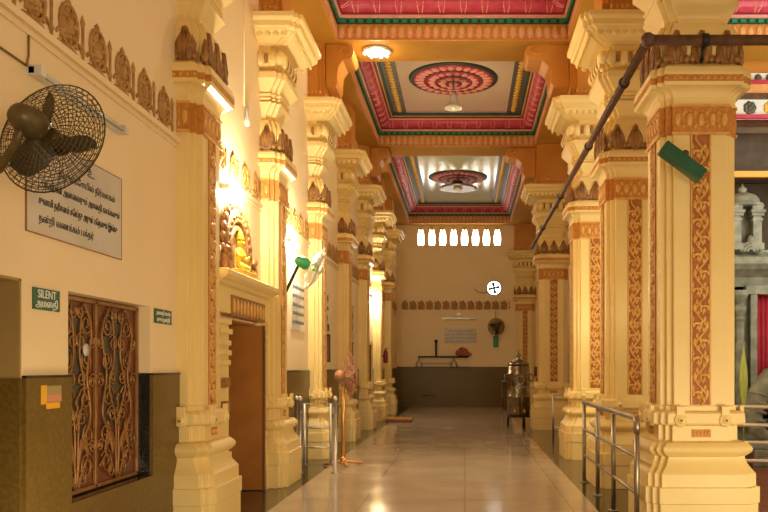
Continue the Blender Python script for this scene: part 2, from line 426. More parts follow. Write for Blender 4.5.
def pillar_parts(root, clip, sides):
    def done(bb, name, lab=None, bevel=0, sub=None):
        o = bb.build(name, None, None, clip)
        if o is None: return None
        o.parent = sub if sub else root
        if lab: o['label'] = lab
        if bevel:
            md = o.modifiers.new('bevel', 'BEVEL'); md.width = bevel; md.segments = 2; md.limit_method = 'ANGLE'
        return o
    # base
    b = nb('cream')
    stack(b, [(0.50, 0), (0.50, 0.29), (0.51, 0.29), (0.51, 0.435), (0.485, 0.437), (0.485, 0.545)] +
          [(0.485 - 0.075*math.sin(PI/2*i/7), 0.55 + 0.15*(i/7)) for i in range(8)] +
          torus_prof(0.702, 0.825, 0.42, 0.045) + [(0.385, 0.83), (0.36, 0.835), (0.36, 0.975)])
    o_base = done(b, 'base', bevel=0.006)
    b = nb('cream')
    stack(b, [(0.36, 0.972), (0.41, 0.985), (0.415, 1.0), (0.41, 1.085), (0.39, 1.10), (0.35, 1.105), (0.35, 1.15)])
    for n, r in faces4():
        for sg in (-1, 1):
            o = n*0.41 + r*sg*0.20 + Vector((0,0,1.025))
            b.lathe([(0.001, -0.02), (0.058, -0.02), (0.062, 0.0), (0.055, 0.018), (0.03, 0.022), (0.024, 0.034), (0.001, 0.036)], o, n, 14)
            b.obox(o + Vector((0,0,0.075)), r*0.036, n*0.018, Vector((0,0,0.05)))
    o_col = done(b, 'collar', bevel=0.004)
    for n, r in faces4():
        for sg in (-1, 1):
            b = nb('leaf'); b.lathe([(0.001, 0.0), (0.012, 0.0), (0.012, 0.006), (0.001, 0.007)], n*0.445 + r*sg*0.20 + Vector((0,0,1.025)), n, 8)
            done(b, 'rosette', 'small brown rosette', sub=o_col)
    for n, r in faces4():
        b = B(); b.use('band'); b.obox(n*0.362 + Vector((0,0,0.905)), r*0.085, n*0.006, Vector((0,0,0.035)))
        b.use('relief')
        for k in range(5): b.blob(n*0.368 + r*(-0.064+0.032*k) + Vector((0,0,0.905)), (0.013, 0.026, 0.008), (r, Vector((0,0,1)), n), 6, 3)
        done(b, 'inset_panel', 'orange carved inset panel', sub=o_base)
    # shaft
    b = nb('cream'); stack(b, [(0.34, 1.15), (0.34, 3.60)]); o_sh = done(b, 'shaft', bevel=0.004)
    for k, (n, r) in enumerate(faces4()):
        if k not in sides: continue
        b = vine(B(), n, r, 0.342, 1.16, 3.595, 0.185)
        done(b, 'carved_strip', 'orange strip carved with a scrolling vine', sub=o_sh)
    # carved band
    b = nb('band'); stack(b, [(0.345, 3.595), (0.35, 3.61), (0.35, 3.845), (0.345, 3.86)])
    b.use('relief')
    for n, r in faces4():
        for kx in (-2, -1, 0, 1, 2):
            o = n*0.35 + r*kx*0.105 + Vector((0,0,3.725))
            b.blob(o, (0.032, 0.075, 0.014), (r, Vector((0,0,1)), n), 7, 4)
            if kx < 2:
                b.blob(o + r*0.052 + Vector((0,0,0.06)), (0.018, 0.035, 0.010), (r, Vector((0,0,1)), n), 6, 3)
                b.blob(o + r*0.052 - Vector((0,0,0.06)), (0.018, 0.035, 0.010), (r, Vector((0,0,1)), n), 6, 3)
        b.obox(n*0.352 + Vector((0,0,3.60)), r*0.26, n*0.008, Vector((0,0,0.012)))
        b.obox(n*0.352 + Vector((0,0,3.85)), r*0.26, n*0.008, Vector((0,0,0.012)))
    done(b, 'carved_band', 'orange band of carved leaves')
    # lower capital
    b = nb('cream')
    stack(b, [(0.345, 3.86), (0.345, 3.90)] + [(0.345 + 0.085*(1-math.cos(PI/2*i/6)), 3.90 + 0.10*math.sin(PI/2*i/6)) for i in range(1, 7)] +
          [(0.445, 4.005), (0.455, 4.035)])
    stack(b, [(0.455, 4.095), (0.455, 4.12), (0.44, 4.17), (0.40, 4.20), (0.33, 4.21)])
    o_lc = done(b, 'lower_capital', bevel=0.004)
    b = nb('band'); stack(b, [(0.450, 4.033), (0.450, 4.097)])
    b.use('relief')
    for n, r in faces4():
        for k in range(12): b.blob(n*0.450 + r*(-0.33+0.06*k) + Vector((0,0,4.065)), (0.02, 0.02, 0.010), (r, Vector((0,0,1)), n), 6, 3)
    done(b, 'capital_band', 'orange beaded band', sub=o_lc)
    # pot
    b = nb('cream')
    pot = [(0.30, 4.20), (0.315, 4.23)] + [(0.30 + 0.085*math.sin(PI*(0.12+0.76*i/8)), 4.24 + 0.36*i/8) for i in range(9)] + [(0.29, 4.62), (0.29, 4.66)]
    stack(b, pot); o_pot = done(b, 'pot')
    up = Vector((0,0,1))
    for n, r in faces4():
        for kx in (-1, 0, 1):
            b = nb('leaf')
            o = n*0.372 + r*kx*0.225 + up*4.36
            fr = (r, n, up)
            b.blob(o, (0.100, 0.036, 0.165), fr, 12, 8, 0.62)
            for q in (-1, 0, 1): b.tube([o + r*q*0.02 + n*0.028 - up*0.13, o + r*q*0.045 + n*0.034 - up*0.02, o + r*q*0.012 + n*0.020 + up*0.145], 0.011, 5)
            for sg in (-1, 1): b.blob(o + r*sg*0.085 - up*0.10, (0.034, 0.034, 0.040), fr, 7, 5)
            done(b, 'leaf_ornament', 'bronze coloured leaf ornament', sub=o_pot)
    # upper capital
    b = nb('cream')
    stack(b, [(0.29, 4.655), (0.30, 4.68), (0.37, 4.79), (0.385, 4.81), (0.36, 4.825), (0.335, 4.835), (0.365, 4.85), (0.375, 4.865), (0.345, 4.88), (0.37, 4.895), (0.38, 4.915),
              (0.35, 4.925), (0.36, 4.95), (0.43, 5.04), (0.455, 5.07), (0.465, 5.085), (0.465, 5.155), (0.45, 5.175), (0.36, 5.18), (0.36, 5.215)])
    done(b, 'upper_capital', bevel=0.003)
    b = nb('cream')
    stack(b, [(0.36, 5.21), (0.40, 5.235), (0.43, 5.28), (0.44, 5.33), (0.43, 5.39), (0.40, 5.425), (0.37, 5.435), (0.37, 5.52)])
    for n, r in faces4():
        for kx in range(-2, 3):
            b.blob(n*0.43 + r*kx*0.155 + up*5.33, (0.072, 0.045, 0.10), (r, n, up), 8, 5)
    for sx in (-1, 1):
        for sy in (-1, 1):
            b.blob((sx*0.40, sy*0.40, 5.34), (0.075, 0.075, 0.085), None, 10, 6)
    o_lr = done(b, 'lotus_ring')
    for n, r in faces4():
        for kx in (-1.5, -0.5, 0.5, 1.5):
            b = nb('leaf'); b.blob(n*0.448 + r*kx*0.155 + up*5.33, (0.026, 0.03, 0.075), (r, n, up), 6, 4)
            done(b, 'petal', 'brown painted petal', sub=o_lr)
    b = nb('cream')
    stack(b, [(0.40, 5.505), (0.46, 5.515)] + [(0.48 + 0.15*math.sin(PI/2*i/6), 5.52 + 0.10*i/6) for i in range(7)] +
          [(0.645, 5.622), (0.66, 5.625), (0.68, 5.64), (0.685, 5.70), (0.70, 5.71), (0.715, 5.72), (0.725, 5.735), (0.725, 5.79), (0.70, 5.80)])
    for n, r in faces4():
        for kx in range(-5, 6):
            b.blob(n*0.605 + r*kx*0.098 + up*5.575, (0.042, 0.022, 0.048), (r, n, up), 7, 4)
    done(b, 'bracket_capital', bevel=0.003)
    b = nb('orange'); stack(b, [(0.42, 5.795), (0.42, 5.83), (0.40, 5.83), (0.40, 6.815)])
    o_ib = None
    o_ib = done(b, 'impost_block', 'orange painted block above the capital')
    b = nb('band'); stack(b, [(0.412, 5.84), (0.412, 6.02)])
    b.use('relief')
    for n, r in faces4():
        for k in range(11):
            for j in (0, 1):
                b.blob(n*0.412 + r*(-0.32+0.064*k+0.02*j) + up*(5.885+0.085*j), (0.024, 0.012, 0.034), (r, n, up), 6, 4)
    done(b, 'impost_band', 'orange band of carved dots', sub=o_ib)

gR = 'free standing carved pillars along the right side'
gL = 'carved pilasters along the left wall'
labR = ['big cream carved pillar nearest the camera on the right, a rusty pipe bent around it',
        'second cream carved pillar from the camera in the right row, behind the steel railing',
        'third cream carved pillar in the right row, brightly lit yellow, between railing and far pillars',
        'last free standing pillar of the right row, beside the steel water drum']
p0 = thing('temple_pillar', labR[0], 'pillar', (XR, YR[0], 0), gR)
pillar_parts(p0, None, (1, 2, 3))
for y, l in zip(YR[1:], labR[1:]): copy_thing(p0, (XR, y, 0), l, gR)
labL = ['left wall pilaster nearest the camera, between the grille window and the wooden door',
        'second left wall pilaster, just past the open wooden door',
        'third left wall pilaster, behind the steel barrier and green wall fan',
        'fourth left wall pilaster, right behind the pedestal fan',
        'fifth left wall pilaster, in shade before the far glowing tube lamp',
        'sixth left wall pilaster, lit bright by the far tube lamp',
        'last left wall pilaster, at the low wooden step near the far wall']
q0 = thing('wall_pilaster', labL[0], 'pilaster', (XL, YL[0], 0), gL)
pillar_parts(q0, XW - XL, (0,))
for y, l in zip(YL[1:], labL[1:]): copy_thing(q0, (XL, y, 0), l, gL)
# pilaster on the far wall at the right: turned copy of the wall pilaster
fp = copy_thing(q0, (XR+0.12, YF + 0.14, 0), 'carved pilaster on the far wall behind the steel water drum')
fp.rotation_euler = (0, 0, -PI/2); del fp['group']

# ------------------------------------------------------------------ beams, fascias, coffered ceilings
beamY = [(6.85, 7.85), (13.05, 13.9), (19.3, 20.15), (29.62, 30.0)]
for i, (a, c) in enumerate(beamY):
    struct(nb('soffit').box(-2.86, 7.2 if i < 2 else 2.7, a, c, ZB, 7.9).build('trim_beam_%d' % (i+1)))
for nm, x0, x1, ya, yb in (('trim_beam_left', -2.86, -2.1, 7.85, 29.62), ('trim_beam_right', 1.70, 2.54, 7.85, 29.62), ('trim_beam_outer', 6.5, 7.2, 7.85, 13.05)):
    bb = nb('soffit')
    for k in range(len(beamY)-1):
        a, c = beamY[k][1], beamY[k+1][0]
        if x0 > 3 and k > 0: break
        bb.box(x0, x1, a, c, ZB, 7.9)
    struct(bb.build(nm))

def ring(bb, x0, x1, y0, y1, prof):
    bb.loft([[(x0+d, y0+d, z), (x1-d, y0+d, z), (x1-d, y1-d, z), (x0+d, y1-d, z)] for d, z in prof], caps=False)
def sides(x0, x1, y0, y1, d):
    # start, direction, length, inward normal
    return [((x0+d, y1-d), (1, 0), x1-x0-2*d, (0, -1)), ((x0+d, y0+d), (0, 1), y1-y0-2*d, (1, 0)),
            ((x1-d, y0+d), (0, 1), y1-y0-2*d, (-1, 0)), ((x0+d, y0+d), (1, 0), x1-x0-2*d, (0, 1))]
def coffer(x0, x1, y0, y1, idx):
    up = Vector((0,0,1))
    b = nb('orange'); ring(b, x0, x1, y0, y1, [(0.0, ZB), (0.03, ZB), (0.03, ZB+0.03), (0.012, ZB+0.035), (0.012, 7.09)])
    for (sx, sy), (dx, dy), L, (nx, ny) in sides(x0, x1, y0, y1, 0.012):
        n_ = int(L/0.135); st = L/n_; r = Vector((dx, dy, 0)); n = Vector((nx, ny, 0))
        for k in range(n_):
            o = Vector((sx, sy, 0)) + r*(k+0.5)*st
            b.use('tongue'); b.blob(o + up*6.965, (st*0.40, 0.020, 0.115), (r, n, up), 8, 5)
            b.use('pink'); b.tube([o + r*st*0.42*math.cos(t) + up*(6.92 + 0.055*math.sin(t)) + n*0.012 for t in [PI + PI*j/6 for j in range(7)]], 0.007, 4)
            b.use('orange')
    struct(b.build('trim_fascia_%d' % idx))
    b = nb('dkgreen'); ring(b, x0, x1, y0, y1, [(0.012, 7.085), (0.05, 7.09), (0.05, 7.17)])
    for (sx, sy), (dx, dy), L, (nx, ny) in sides(x0, x1, y0, y1, 0.05):
        n_ = int(L/0.14); st = L/n_; r = Vector((dx, dy, 0)); n = Vector((nx, ny, 0))
        b.use('green')
        for k in range(n_):
            b.obox(Vector((sx, sy, 7.13)) + r*(k+0.5)*st, r*st*0.30, n*0.018, up*0.034)
    struct(b.build('trim_dentil_%d' % idx))
    b = nb('pink'); ring(b, x0, x1, y0, y1, [(0.05, 7.165), (0.10, 7.17), (0.10, 7.215)])
    b.use('maroon'); ring(b, x0, x1, y0, y1, [(0.10, 7.205), (0.125, 7.208), (0.125, 7.225)])
    b.use('red'); ring(b, x0, x1, y0, y1, [(0.115, 7.222)] + [(0.12 + 0.17*math.sin(PI/2*i/6), 7.23 + 0.14*(1-math.cos(PI/2*i/6))) for i in range(7)])
    b.use('pink'); ring(b, x0, x1, y0, y1, [(0.29, 7.368), (0.315, 7.372), (0.32, 7.40)])
    b.use('maroon'); ring(b, x0, x1, y0, y1, [(0.32, 7.40), (0.35, 7.405), (0.35, 7.43)])
    b.use('yellow'); ring(b, x0, x1, y0, y1, [(0.35, 7.43), (0.375, 7.432), (0.375, 7.445)])
    b.use('blue'); ring(b, x0, x1, y0, y1, [(0.375, 7.443), (0.42, 7.447), (0.42, 7.50)])
    # painted petals on the cove
    for (sx, sy), (dx, dy), L, (nx, ny) in sides(x0, x1, y0, y1, 0.17):
        n_ = int(L/0.34); st = L/n_; r = Vector((dx, dy, 0)); n = Vector((nx, ny, 0))
        for k in range(n_):
            o = Vector((sx, sy, 0)) + r*(k+0.5)*st
            for sg in (-1, 1):
                b.use('pink'); b.tube([o + r*sg*0.028 - n*0.055 + up*7.222, o + r*sg*0.030 + n*0.0 + up*7.232, o + r*sg*0.045 + n*0.07 + up*7.268, o + r*sg*0.05 + n*0.115 + up*7.34], 0.009, 4)
    struct(b.build('trim_cornice_%d' % idx))
    b = nb('ceil_window_tint' if idx == 3 else 'ceil'); b.box(x0, x1, y0, y1, ZC, ZC+0.1); struct(b.build('ceiling' if idx == 1 else 'ceiling_%d' % idx))
    b = nb('slate')
    for xa in (x0+0.42, x1-0.42-0.30): b.box(xa, xa+0.30, y0+0.42, y1-0.42, ZC-0.012, ZC)
    b.use('yellow')
    for xa in (x0+0.42+0.15, x1-0.42-0.15):
        n_ = int((y1-y0-0.9)/0.17)
        for k in range(n_):
            yy = y0+0.5+0.17*k
            b.blob((xa, yy, ZC-0.014), (0.075, 0.085, 0.02), None, 8, 4)
            b.blob((xa, yy+0.08, ZC-0.014), (0.03, 0.03, 0.026), None, 6, 4)
    struct(b.build('trim_ceiling_border_%d' % idx))
cof = [(-2.1, 1.70, 7.85, 13.05), (-2.1, 1.70, 13.9, 19.3), (-2.1, 1.70, 20.15, 29.62)]
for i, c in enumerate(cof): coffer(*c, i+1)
coffer(2.54, 6.5, 7.85, 13.05, 4)

# scroll brackets under the cross beams
def bracket(xin, sgn, ya, yb, label, reach):
    rt = thing('scroll_bracket', label, 'bracket', (xin, (ya+yb)/2, 6.0), 'orange scroll brackets under the cross beams')
    pr = [(0, 6.12), (0.30, 6.12), (0.36, 6.2), (0.36, 6.34), (0.40, 6.46), (0.52, 6.55), (0.66, 6.575), (0.78, 6.60), (0.84, 6.66), (0.84, 6.74), (0.80, 6.79), (0.72, 6.818), (0, 6.818)]
    k = reach/0.84
    nb('orange').prism([(xin - sgn*x*k, ya+0.12, z) for x, z in pr], (0, yb-ya-0.24, 0)).build('body', None, rt, bevel=0.012)
    b = nb('band')
    o = Vector((xin - sgn*0.62*k, ya+0.115, 6.69))
    b.tube([o + Vector((sgn*(0.11-0.010*j)*math.cos(j*0.7), 0, (0.10-0.010*j)*math.sin(j*0.7))) for j in range(10)], 0.014, 5)
    b.build('scroll', None, rt)
for (a, c), w in zip(beamY[1:3], ('nearer', 'farther')):
    bracket(1.715, 1, a, c, 'orange scroll bracket on the right end of the %s cross beam' % w, 0.72)
    bracket(-2.295, -1, a, c, 'orange scroll bracket on the left end of the %s cross beam' % w, 0.46)

# ------------------------------------------------------------------ ceiling medallions and lamps
def medallion(cx, cy, label, R=0.93):
    rt = thing('ceiling_medallion', label, 'medallion', (cx, cy, ZC), 'round lotus medallions on the ceiling')
    nb('dkgreen').lathe([(0.001, 0), (R, 0), (R*0.99, -0.02), (R*0.93, -0.03), (0.001, -0.03)], (cx, cy, ZC), (0,0,1), 48).build('rim', None, rt)
    for r0, r1, h in ((0.90, 0.62, 0.05), (0.60, 0.38, 0.075), (0.36, 0.15, 0.10)):
        b = nb('red'); b.lathe([(0.001, 0), (R*r0, 0), (R*r0, -h+0.02), (R*(r0-0.04), -h), (0.001, -h)], (cx, cy, ZC-0.002), (0,0,1), 48)
        b.use('pink')
        n_ = max(10, int(30*r0))
        for k in range(n_):
            t = 2*PI*k/n_; rad = Vector((math.cos(t), math.sin(t), 0)); tan = Vector((-math.sin(t), math.cos(t), 0))
            b.blob(Vector((cx, cy, ZC-h)) + rad*R*(r0+r1)/2, (R*(r0-r1)*0.48, 2.5*R*r0/n_, 0.02), (rad, tan, Vector((0,0,1))), 8, 4)
        b.use('maroon'); b.lathe([(R*(r1+0.04), -h-0.001), (R*(r1+0.04), -h-0.022), (R*(r1-0.005), -h-0.022), (R*(r1-0.005), -h-0.001)], (cx, cy, ZC), (0,0,1), 40, ring=True)
        b.build('petal_ring', None, rt)
    nb('pink').lathe([(0.001, -0.09), (0.12*R, -0.09), (0.10*R, -0.14), (0.001, -0.15)], (cx, cy, ZC), (0,0,1), 20).build('boss', None, rt)
medallion(-0.24, 16.65, 'red lotus medallion on the ceiling nearer the camera, above the bell lamp')
medallion(-0.22, 25.3, 'red lotus medallion on the farther ceiling panel, its colour tinted for green window light')
medallion(-0.22, 10.4, 'red lotus medallion on the ceiling directly above the foreground', 0.93)

rt = thing('pendant_lamp', 'bell shaped glass pendant lamp hanging from the nearer medallion', 'lamp', (-0.24, 16.4, ZC-0.15))
nb('dsteel').tube([(-0.24, 16.4, ZC-0.12), (-0.24, 16.4, 7.05)], 0.018, 8).build('stem', None, rt)
nb('glass').lathe([(0.03, 7.10), (0.07, 7.08), (0.08, 7.0), (0.085, 6.93), (0.13, 6.86), (0.19, 6.80), (0.18, 6.80), (0.11, 6.87), (0.05, 7.0), (0.02, 7.05)], (-0.24, 16.4, 0), (0,0,1), 20).build('shade', None, rt)
nb('glass').blob((-0.24, 16.4, 6.88), (0.05, 0.05, 0.08)).build('bulb', None, rt)
rt = thing('pendant_lamp', 'wide dish pendant lamp under the farther medallion', 'lamp', (-0.22, 25.0, ZC-0.15))
nb('dsteel').tube([(-0.22, 25.0, ZC-0.12), (-0.22, 25.0, 7.2)], 0.03, 8).build('stem', None, rt)
nb('dsteel').lathe([(0.04, 7.3), (0.16, 7.28), (0.2, 7.2), (0.55, 7.12), (0.60, 7.08), (0.5, 7.07), (0.2, 7.09), (0.04, 7.1)], (-0.22, 25.0, 0), (0,0,1), 28).build('dish', None, rt)
nb('glass').blob((-0.22, 25.0, 7.06), (0.14, 0.14, 0.07)).build('bulb', None, rt)
rt = thing('downlight', 'glowing round ceiling light on the underside of the nearer cross beam', 'lamp', (-1.48, 13.45, ZB))
nb('steel').lathe([(0.001, 0), (0.24, 0), (0.25, -0.02), (0.23, -0.035), (0.001, -0.03)], (-1.48, 13.45, ZB), (0,0,1), 24).build('rim', None, rt)
b = nb('bulb')
for k in range(18):
    a_ = k*2.4; r_ = 0.05*math.sqrt(k)
    b.blob((-1.48 + r_*math.cos(a_), 13.45 + r_*math.sin(a_), ZB-0.04), (0.03, 0.03, 0.03), None, 6, 4)
b.build('bulb_cluster', None, rt)

# ------------------------------------------------------------------ grille window on the left wall
gx = -2.665
rt = thing('window_grille', 'copper scrollwork grille with red and dark panels in the wall recess', 'grille', (gx, 5.83, 0.62))
b = nb('mesh_red'); b.box(gx-0.02, gx-0.008, 5.17, 6.49, 0.625, 1.985)
b.build('back_panel', None, rt)
b = nb('mesh_dark')
def arch_poly(y0, y1, z0, z1):
    pts = [(gx-0.008, y0, z0), (gx-0.008, y1, z0), (gx-0.008, y1, z1-0.2)]
    c_ = (y0+y1)/2; h_ = (y1-y0)/2
    pts += [(gx-0.008, c_ + h_*math.cos(t), z1-0.2+0.2*math.sin(t)) for t in [PI*k/8 for k in range(1, 8)]]
    return pts + [(gx-0.008, y0, z1-0.2)]
b.prism(arch_poly(5.27, 5.65, 1.02, 1.93), (0.004, 0, 0)); b.prism(arch_poly(5.88, 6.24, 1.05, 1.93), (0.004, 0, 0))
b.build('screen', None, rt)
b = nb('copper')
for y in (5.185, 5.75, 6.475): b.box(gx-0.006, gx+0.018, y-0.014, y+0.014, 0.63, 1.98)
for z in (0.645, 1.965): b.box(gx-0.006, gx+0.018, 5.17, 6.49, z-0.014, z+0.014)
b.build('frame', None, rt, bevel=0.003)
b = nb('copper')
def spiral(cy, cz, R, sg, t0, turns=1.6, r=0.008):
    n_ = 18
    b.tube([(gx+0.008, cy + sg*R*(1-0.8*j/n_)*math.cos(t0+turns*2*PI*j/n_), cz + R*(1-0.8*j/n_)*math.sin(t0+turns*2*PI*j/n_)) for j in range(n_+1)], r, 5)
def stem(p, r=0.010): 
    # smooth through points
    out = []
    for i in range(len(p)-1):
        p0_ = p[max(i-1, 0)]; p1_ = p[i]; p2_ = p[i+1]; p3_ = p[min(i+2, len(p)-1)]
        for j in range(5):
            t = j/5
            out.append((gx+0.008,) + tuple(0.5*((2*p1_[k]) + (-p0_[k]+p2_[k])*t + (2*p0_[k]-5*p1_[k]+4*p2_[k]-p3_[k])*t*t + (-p0_[k]+3*p1_[k]-3*p2_[k]+p3_[k])*t**3) for k in (0, 1)))
    out.append((gx+0.008, *p[-1])); b.tube(out, r, 5)
for c_, w_ in ((5.47, 0.27), (6.11, 0.33)):
    for sg in (-1, 1):
        stem([(c_, 0.66), (c_+sg*0.06, 0.95), (c_+sg*w_*0.75, 1.15), (c_+sg*w_*0.55, 1.45), (c_+sg*w_*0.8, 1.75), (c_+sg*w_*0.4, 1.95)])
        stem([(c_+sg*0.02, 0.66), (c_+sg*w_*0.5, 0.85), (c_+sg*w_*0.9, 0.78)])
        spiral(c_+sg*w_*0.55, 0.80, 0.10, sg, 0.5); spiral(c_+sg*w_*0.62, 1.02, 0.085, sg, 2.0)
        spiral(c_+sg*w_*0.45, 1.28, 0.09, -sg, 0.2); spiral(c_+sg*w_*0.55, 1.55, 0.08, sg, 2.6)
        spiral(c_+sg*w_*0.5, 1.80, 0.09, -sg, 1.2); spiral(c_+sg*w_*0.3, 0.73, 0.06, -sg, 1.0)
        spiral(c_+sg*w_*0.28, 1.15, 0.07, sg, 0.0); spiral(c_+sg*w_*0.25, 1.42, 0.06, -sg, 1.5); spiral(c_+sg*w_*0.22, 1.68, 0.07, sg, 0.6); spiral(c_+sg*w_*0.85, 0.93, 0.05, -sg, 0.3)
        spiral(c_+sg*w_*0.85, 1.40, 0.055, sg, 0.3); spiral(c_+sg*w_*0.84, 1.68, 0.05, -sg, 2.3); spiral(c_+sg*w_*0.2, 1.88, 0.05, sg, 2.3)
        stem([(c_+sg*0.02, 0.66), (c_+sg*0.03, 1.1), (c_+sg*w_*0.42, 1.35), (c_+sg*w_*0.15, 1.6), (c_+sg*w_*0.3, 1.94)], 0.008)
    b.tube([(gx+0.01, c_+0.012*math.cos(j*0.9), 1.05+0.012*j) for j in range(22)], 0.009, 5)
b.build('scrollwork', None, rt)
for c_ in (5.36, 5.58, 5.98, 6.26):
    b = nb('copper')
    for k in range(6):
        t = PI*(0.1+0.8*k/5)
        b.blob((gx+0.006, c_ + 0.06*math.cos(t), 0.86 + 0.12*math.sin(t)), (0.006, 0.022, 0.06), None, 6, 4)
    b.build('leaf_ornament', None, rt)
nb('plastic').lathe([(0.001, 0), (0.045, 0), (0.045, 0.006), (0.001, 0.008)], (gx+0.01, 5.60, 1.62), (1,0,0), 14).build('badge', None, rt)

# ------------------------------------------------------------------ signs, plaque, tube, label on the near wall
RY, UZ = (0, 1, 0), (0, 0, 1)
def wall_sign(y0, y1, z0, z1, label, lines, key_bg, key_fg, sizes, name='wall_sign', border=None, x=XW):
    rt = thing(name, label, 'sign', (x, (y0+y1)/2, z0))
    nb(key_bg).box(x, x+0.008, y0, y1, z0, z1).build('board', None, rt)
    if border:
        bb = nb(border); t_ = 0.006
        bb.box(x, x+0.010, y0-t_, y0, z0-t_, z1+t_).box(x, x+0.010, y1, y1+t_, z0-t_, z1+t_).box(x, x+0.010, y0, y1, z0-t_, z0).box(x, x+0.010, y0, y1, z1, z1+t_)
        bb.build('edge_frame', None, rt)
    for (s_, fy, fz, al), sz in zip(lines, sizes):
        text(s_, sz, (x+0.0095, y0+(y1-y0)*fy, z0+(z1-z0)*fz), RY, UZ, rt, key_fg, align=al, maxw=(y1-y0)*(0.84 if al == 'CENTER' else 0.55))
    return rt
wall_sign(4.73, 5.04, 1.845, 1.975, 'small green sign reading SILENT, left of the grille window', [('SILENT', 0.5, 0.72, 'CENTER'), ('அமைதி', 0.5, 0.28, 'CENTER')], 'sign', 'letter', (0.07, 0.062))
wall_sign(6.58, 6.96, 1.865, 1.985, 'small green sign right of the grille window, beside the pilaster', [('அமைதி காக்க', 0.5, 0.72, 'CENTER'), ('வும் நன்றி', 0.5, 0.27, 'CENTER')], 'sign', 'letter', (0.045, 0.05))
wall_sign(4.66, 5.94, 2.30, 2.89, 'cream plaque with dark lettering behind the big wall fan', [
    ('உ', 0.62, 0.88, 'CENTER'), ('திருக்கோயில் நிர்வாகம்', 0.60, 0.70, 'CENTER'), ('பக்தர்கள் அனைவரும் அமைதி காக்கவும்', 0.55, 0.52, 'CENTER'),
    ('சுவாமி தரிசனம் செய்து அருள் பெறவும் இங்கு', 0.52, 0.34, 'CENTER'), ('நன்றி வணக்கம் பக்தர்', 0.10, 0.16, 'LEFT')], 'plaque', 'ink', (0.10, 0.062, 0.062, 0.062, 0.062), 'wall_plaque', 'copper')
rt = thing('tube_light', 'unlit white tube light on the wall behind the big fan', 'lamp', (XW, 5.28, 3.22))
nb('plastic').box(XW, XW+0.045, 4.68, 5.90, 3.215, 3.265).build('batten', None, rt, bevel=0.006)
nb('glass').tube([(XW+0.065, 4.74, 3.235), (XW+0.065, 5.84, 3.235)], 0.014, 10).build('tube', None, rt)
for ya in (4.68, 5.84): nb('plastic').box(XW, XW+0.08, ya, ya+0.06, 3.21, 3.27).build('end_cap', None, rt)
tag(nb('copper').tube([(XW+0.008, 3.4, 3.255), (XW+0.008, 4.66, 3.255)], 0.007, 6).tube([(XW+0.008, 4.66, 3.255), (XW+0.008, 4.68, 3.32), (XW+0.008, 4.68, 3.44)], 0.006, 6).build('wall_cable'), 'thin brown cable along the wall leading to the unlit tube light', 'cable')
rt = thing('sticker', 'orange and yellow sticker on the dark granite dado', 'sticker', (XW+0.025, 4.92, 1.25))
xs = XW+0.0255
nb('labelw').box(xs, xs+0.002, 4.83, 5.02, 1.30, 1.385).build('backing', None, rt)
nb('labely').box(xs, xs+0.003, 4.78, 4.845, 1.275, 1.39).build('orange_patch', None, rt)
nb('labelr').box(xs, xs+0.003, 4.85, 5.02, 1.285, 1.33).build('salmon_patch', None, rt)
nb('labely').box(xs, xs+0.003, 4.84, 5.0, 1.245, 1.282).build('yellow_patch', None, rt)

rt = thing('bulb_holder', 'small white bulb holder at the end of a thin conduit high on the left wall', 'lamp', (XW, 9.25, 4.3))
nb('wall').tube([(XW+0.008, 9.25, 4.52), (XW+0.008, 9.25, 6.8)], 0.008, 6).build('conduit', None, rt)
nb('plastic').lathe([(0.001, 4.28), (0.03, 4.29), (0.034, 4.36), (0.02, 4.40), (0.022, 4.50), (0.001, 4.52)], (XW+0.04, 9.25, 0), (0,0,1), 12).build('holder', None, rt)

# ------------------------------------------------------------------ fans
def frame_of(n):
    n = Vector(n).normalized()
    r = n.cross(Vector((0,0,1))).normalized(); u = r.cross(n)
    return n, r, u
def fan_head(rt, C, n, R, kc, kb, km, rings=9, spokes=36, wire=0.0028, blade_t0=0.4, depth=0.085, motor_len=0.20):
    C = Vector(C); n, r, u = frame_of(n)
    def pt(rad, t, sgn): return C + (r*math.cos(t) + u*math.sin(t))*rad + n*(sgn*depth*(1-(rad/R)**2.5))
    b = nb(kc)
    for sgn in (-1, 1):
        for k in range(1, rings+1):
            rad = R*(0.22 + 0.78*k/rings)
            b.tube([pt(rad, 2*PI*j/32, sgn) for j in range(32)], wire*(1.9 if k == rings else 1.0), 4, closed=True)
        for k in range(spokes):
            t = 2*PI*k/spokes
            b.tube([pt(R*(0.16 + 0.84*j/5), t + 0.25*sgn*(j/5), sgn) for j in range(6)], wire, 4, caps=False)
    b.lathe([(0.001, 0.0), (R*0.2, 0.0), (R*0.18, 0.012), (0.001, 0.016)], C + n*depth, n, 16)
    b.build('cage', None, rt)
    hub = nb(km).lathe([(0.001, 0.05), (R*0.14, 0.045), (R*0.16, 0.0), (R*0.15, -0.03), (0.001, -0.035)], C, n, 18).build('hub', None, rt)
    for k in range(3):
        t = blade_t0 + 2*PI*k/3
        b = nb(kb); rad = r*math.cos(t) + u*math.sin(t); tan = -r*math.sin(t) + u*math.cos(t)
        L = []
        for j in range(9):
            q = j/8; d = R*(0.14 + 0.70*q); w = R*(0.07 + 0.17*math.sin(PI*min(1, q*0.72+0.12)))
            if j == 8: w *= 0.45
            tw = 0.055*(1-q*0.5)
            a_ = C + rad*d + tan*w + n*tw; c_ = C + rad*d - tan*w*0.75 - n*tw
            L.append([a_ + n*0.003, c_ + n*0.003, c_ - n*0.003, a_ - n*0.003])
        b.loft(L, smooth=False); b.build('blade', None, hub)
    nb(km).lathe([(0.03, 0), (R*0.20, -0.01), (R*0.26, -0.05), (R*0.25, -motor_len*0.6), (R*0.18, -motor_len*0.9), (R*0.08, -motor_len), (0.001, -motor_len)], C - n*depth, n, 18).build('motor', None, rt)
    return C - n*(depth + motor_len*0.6)

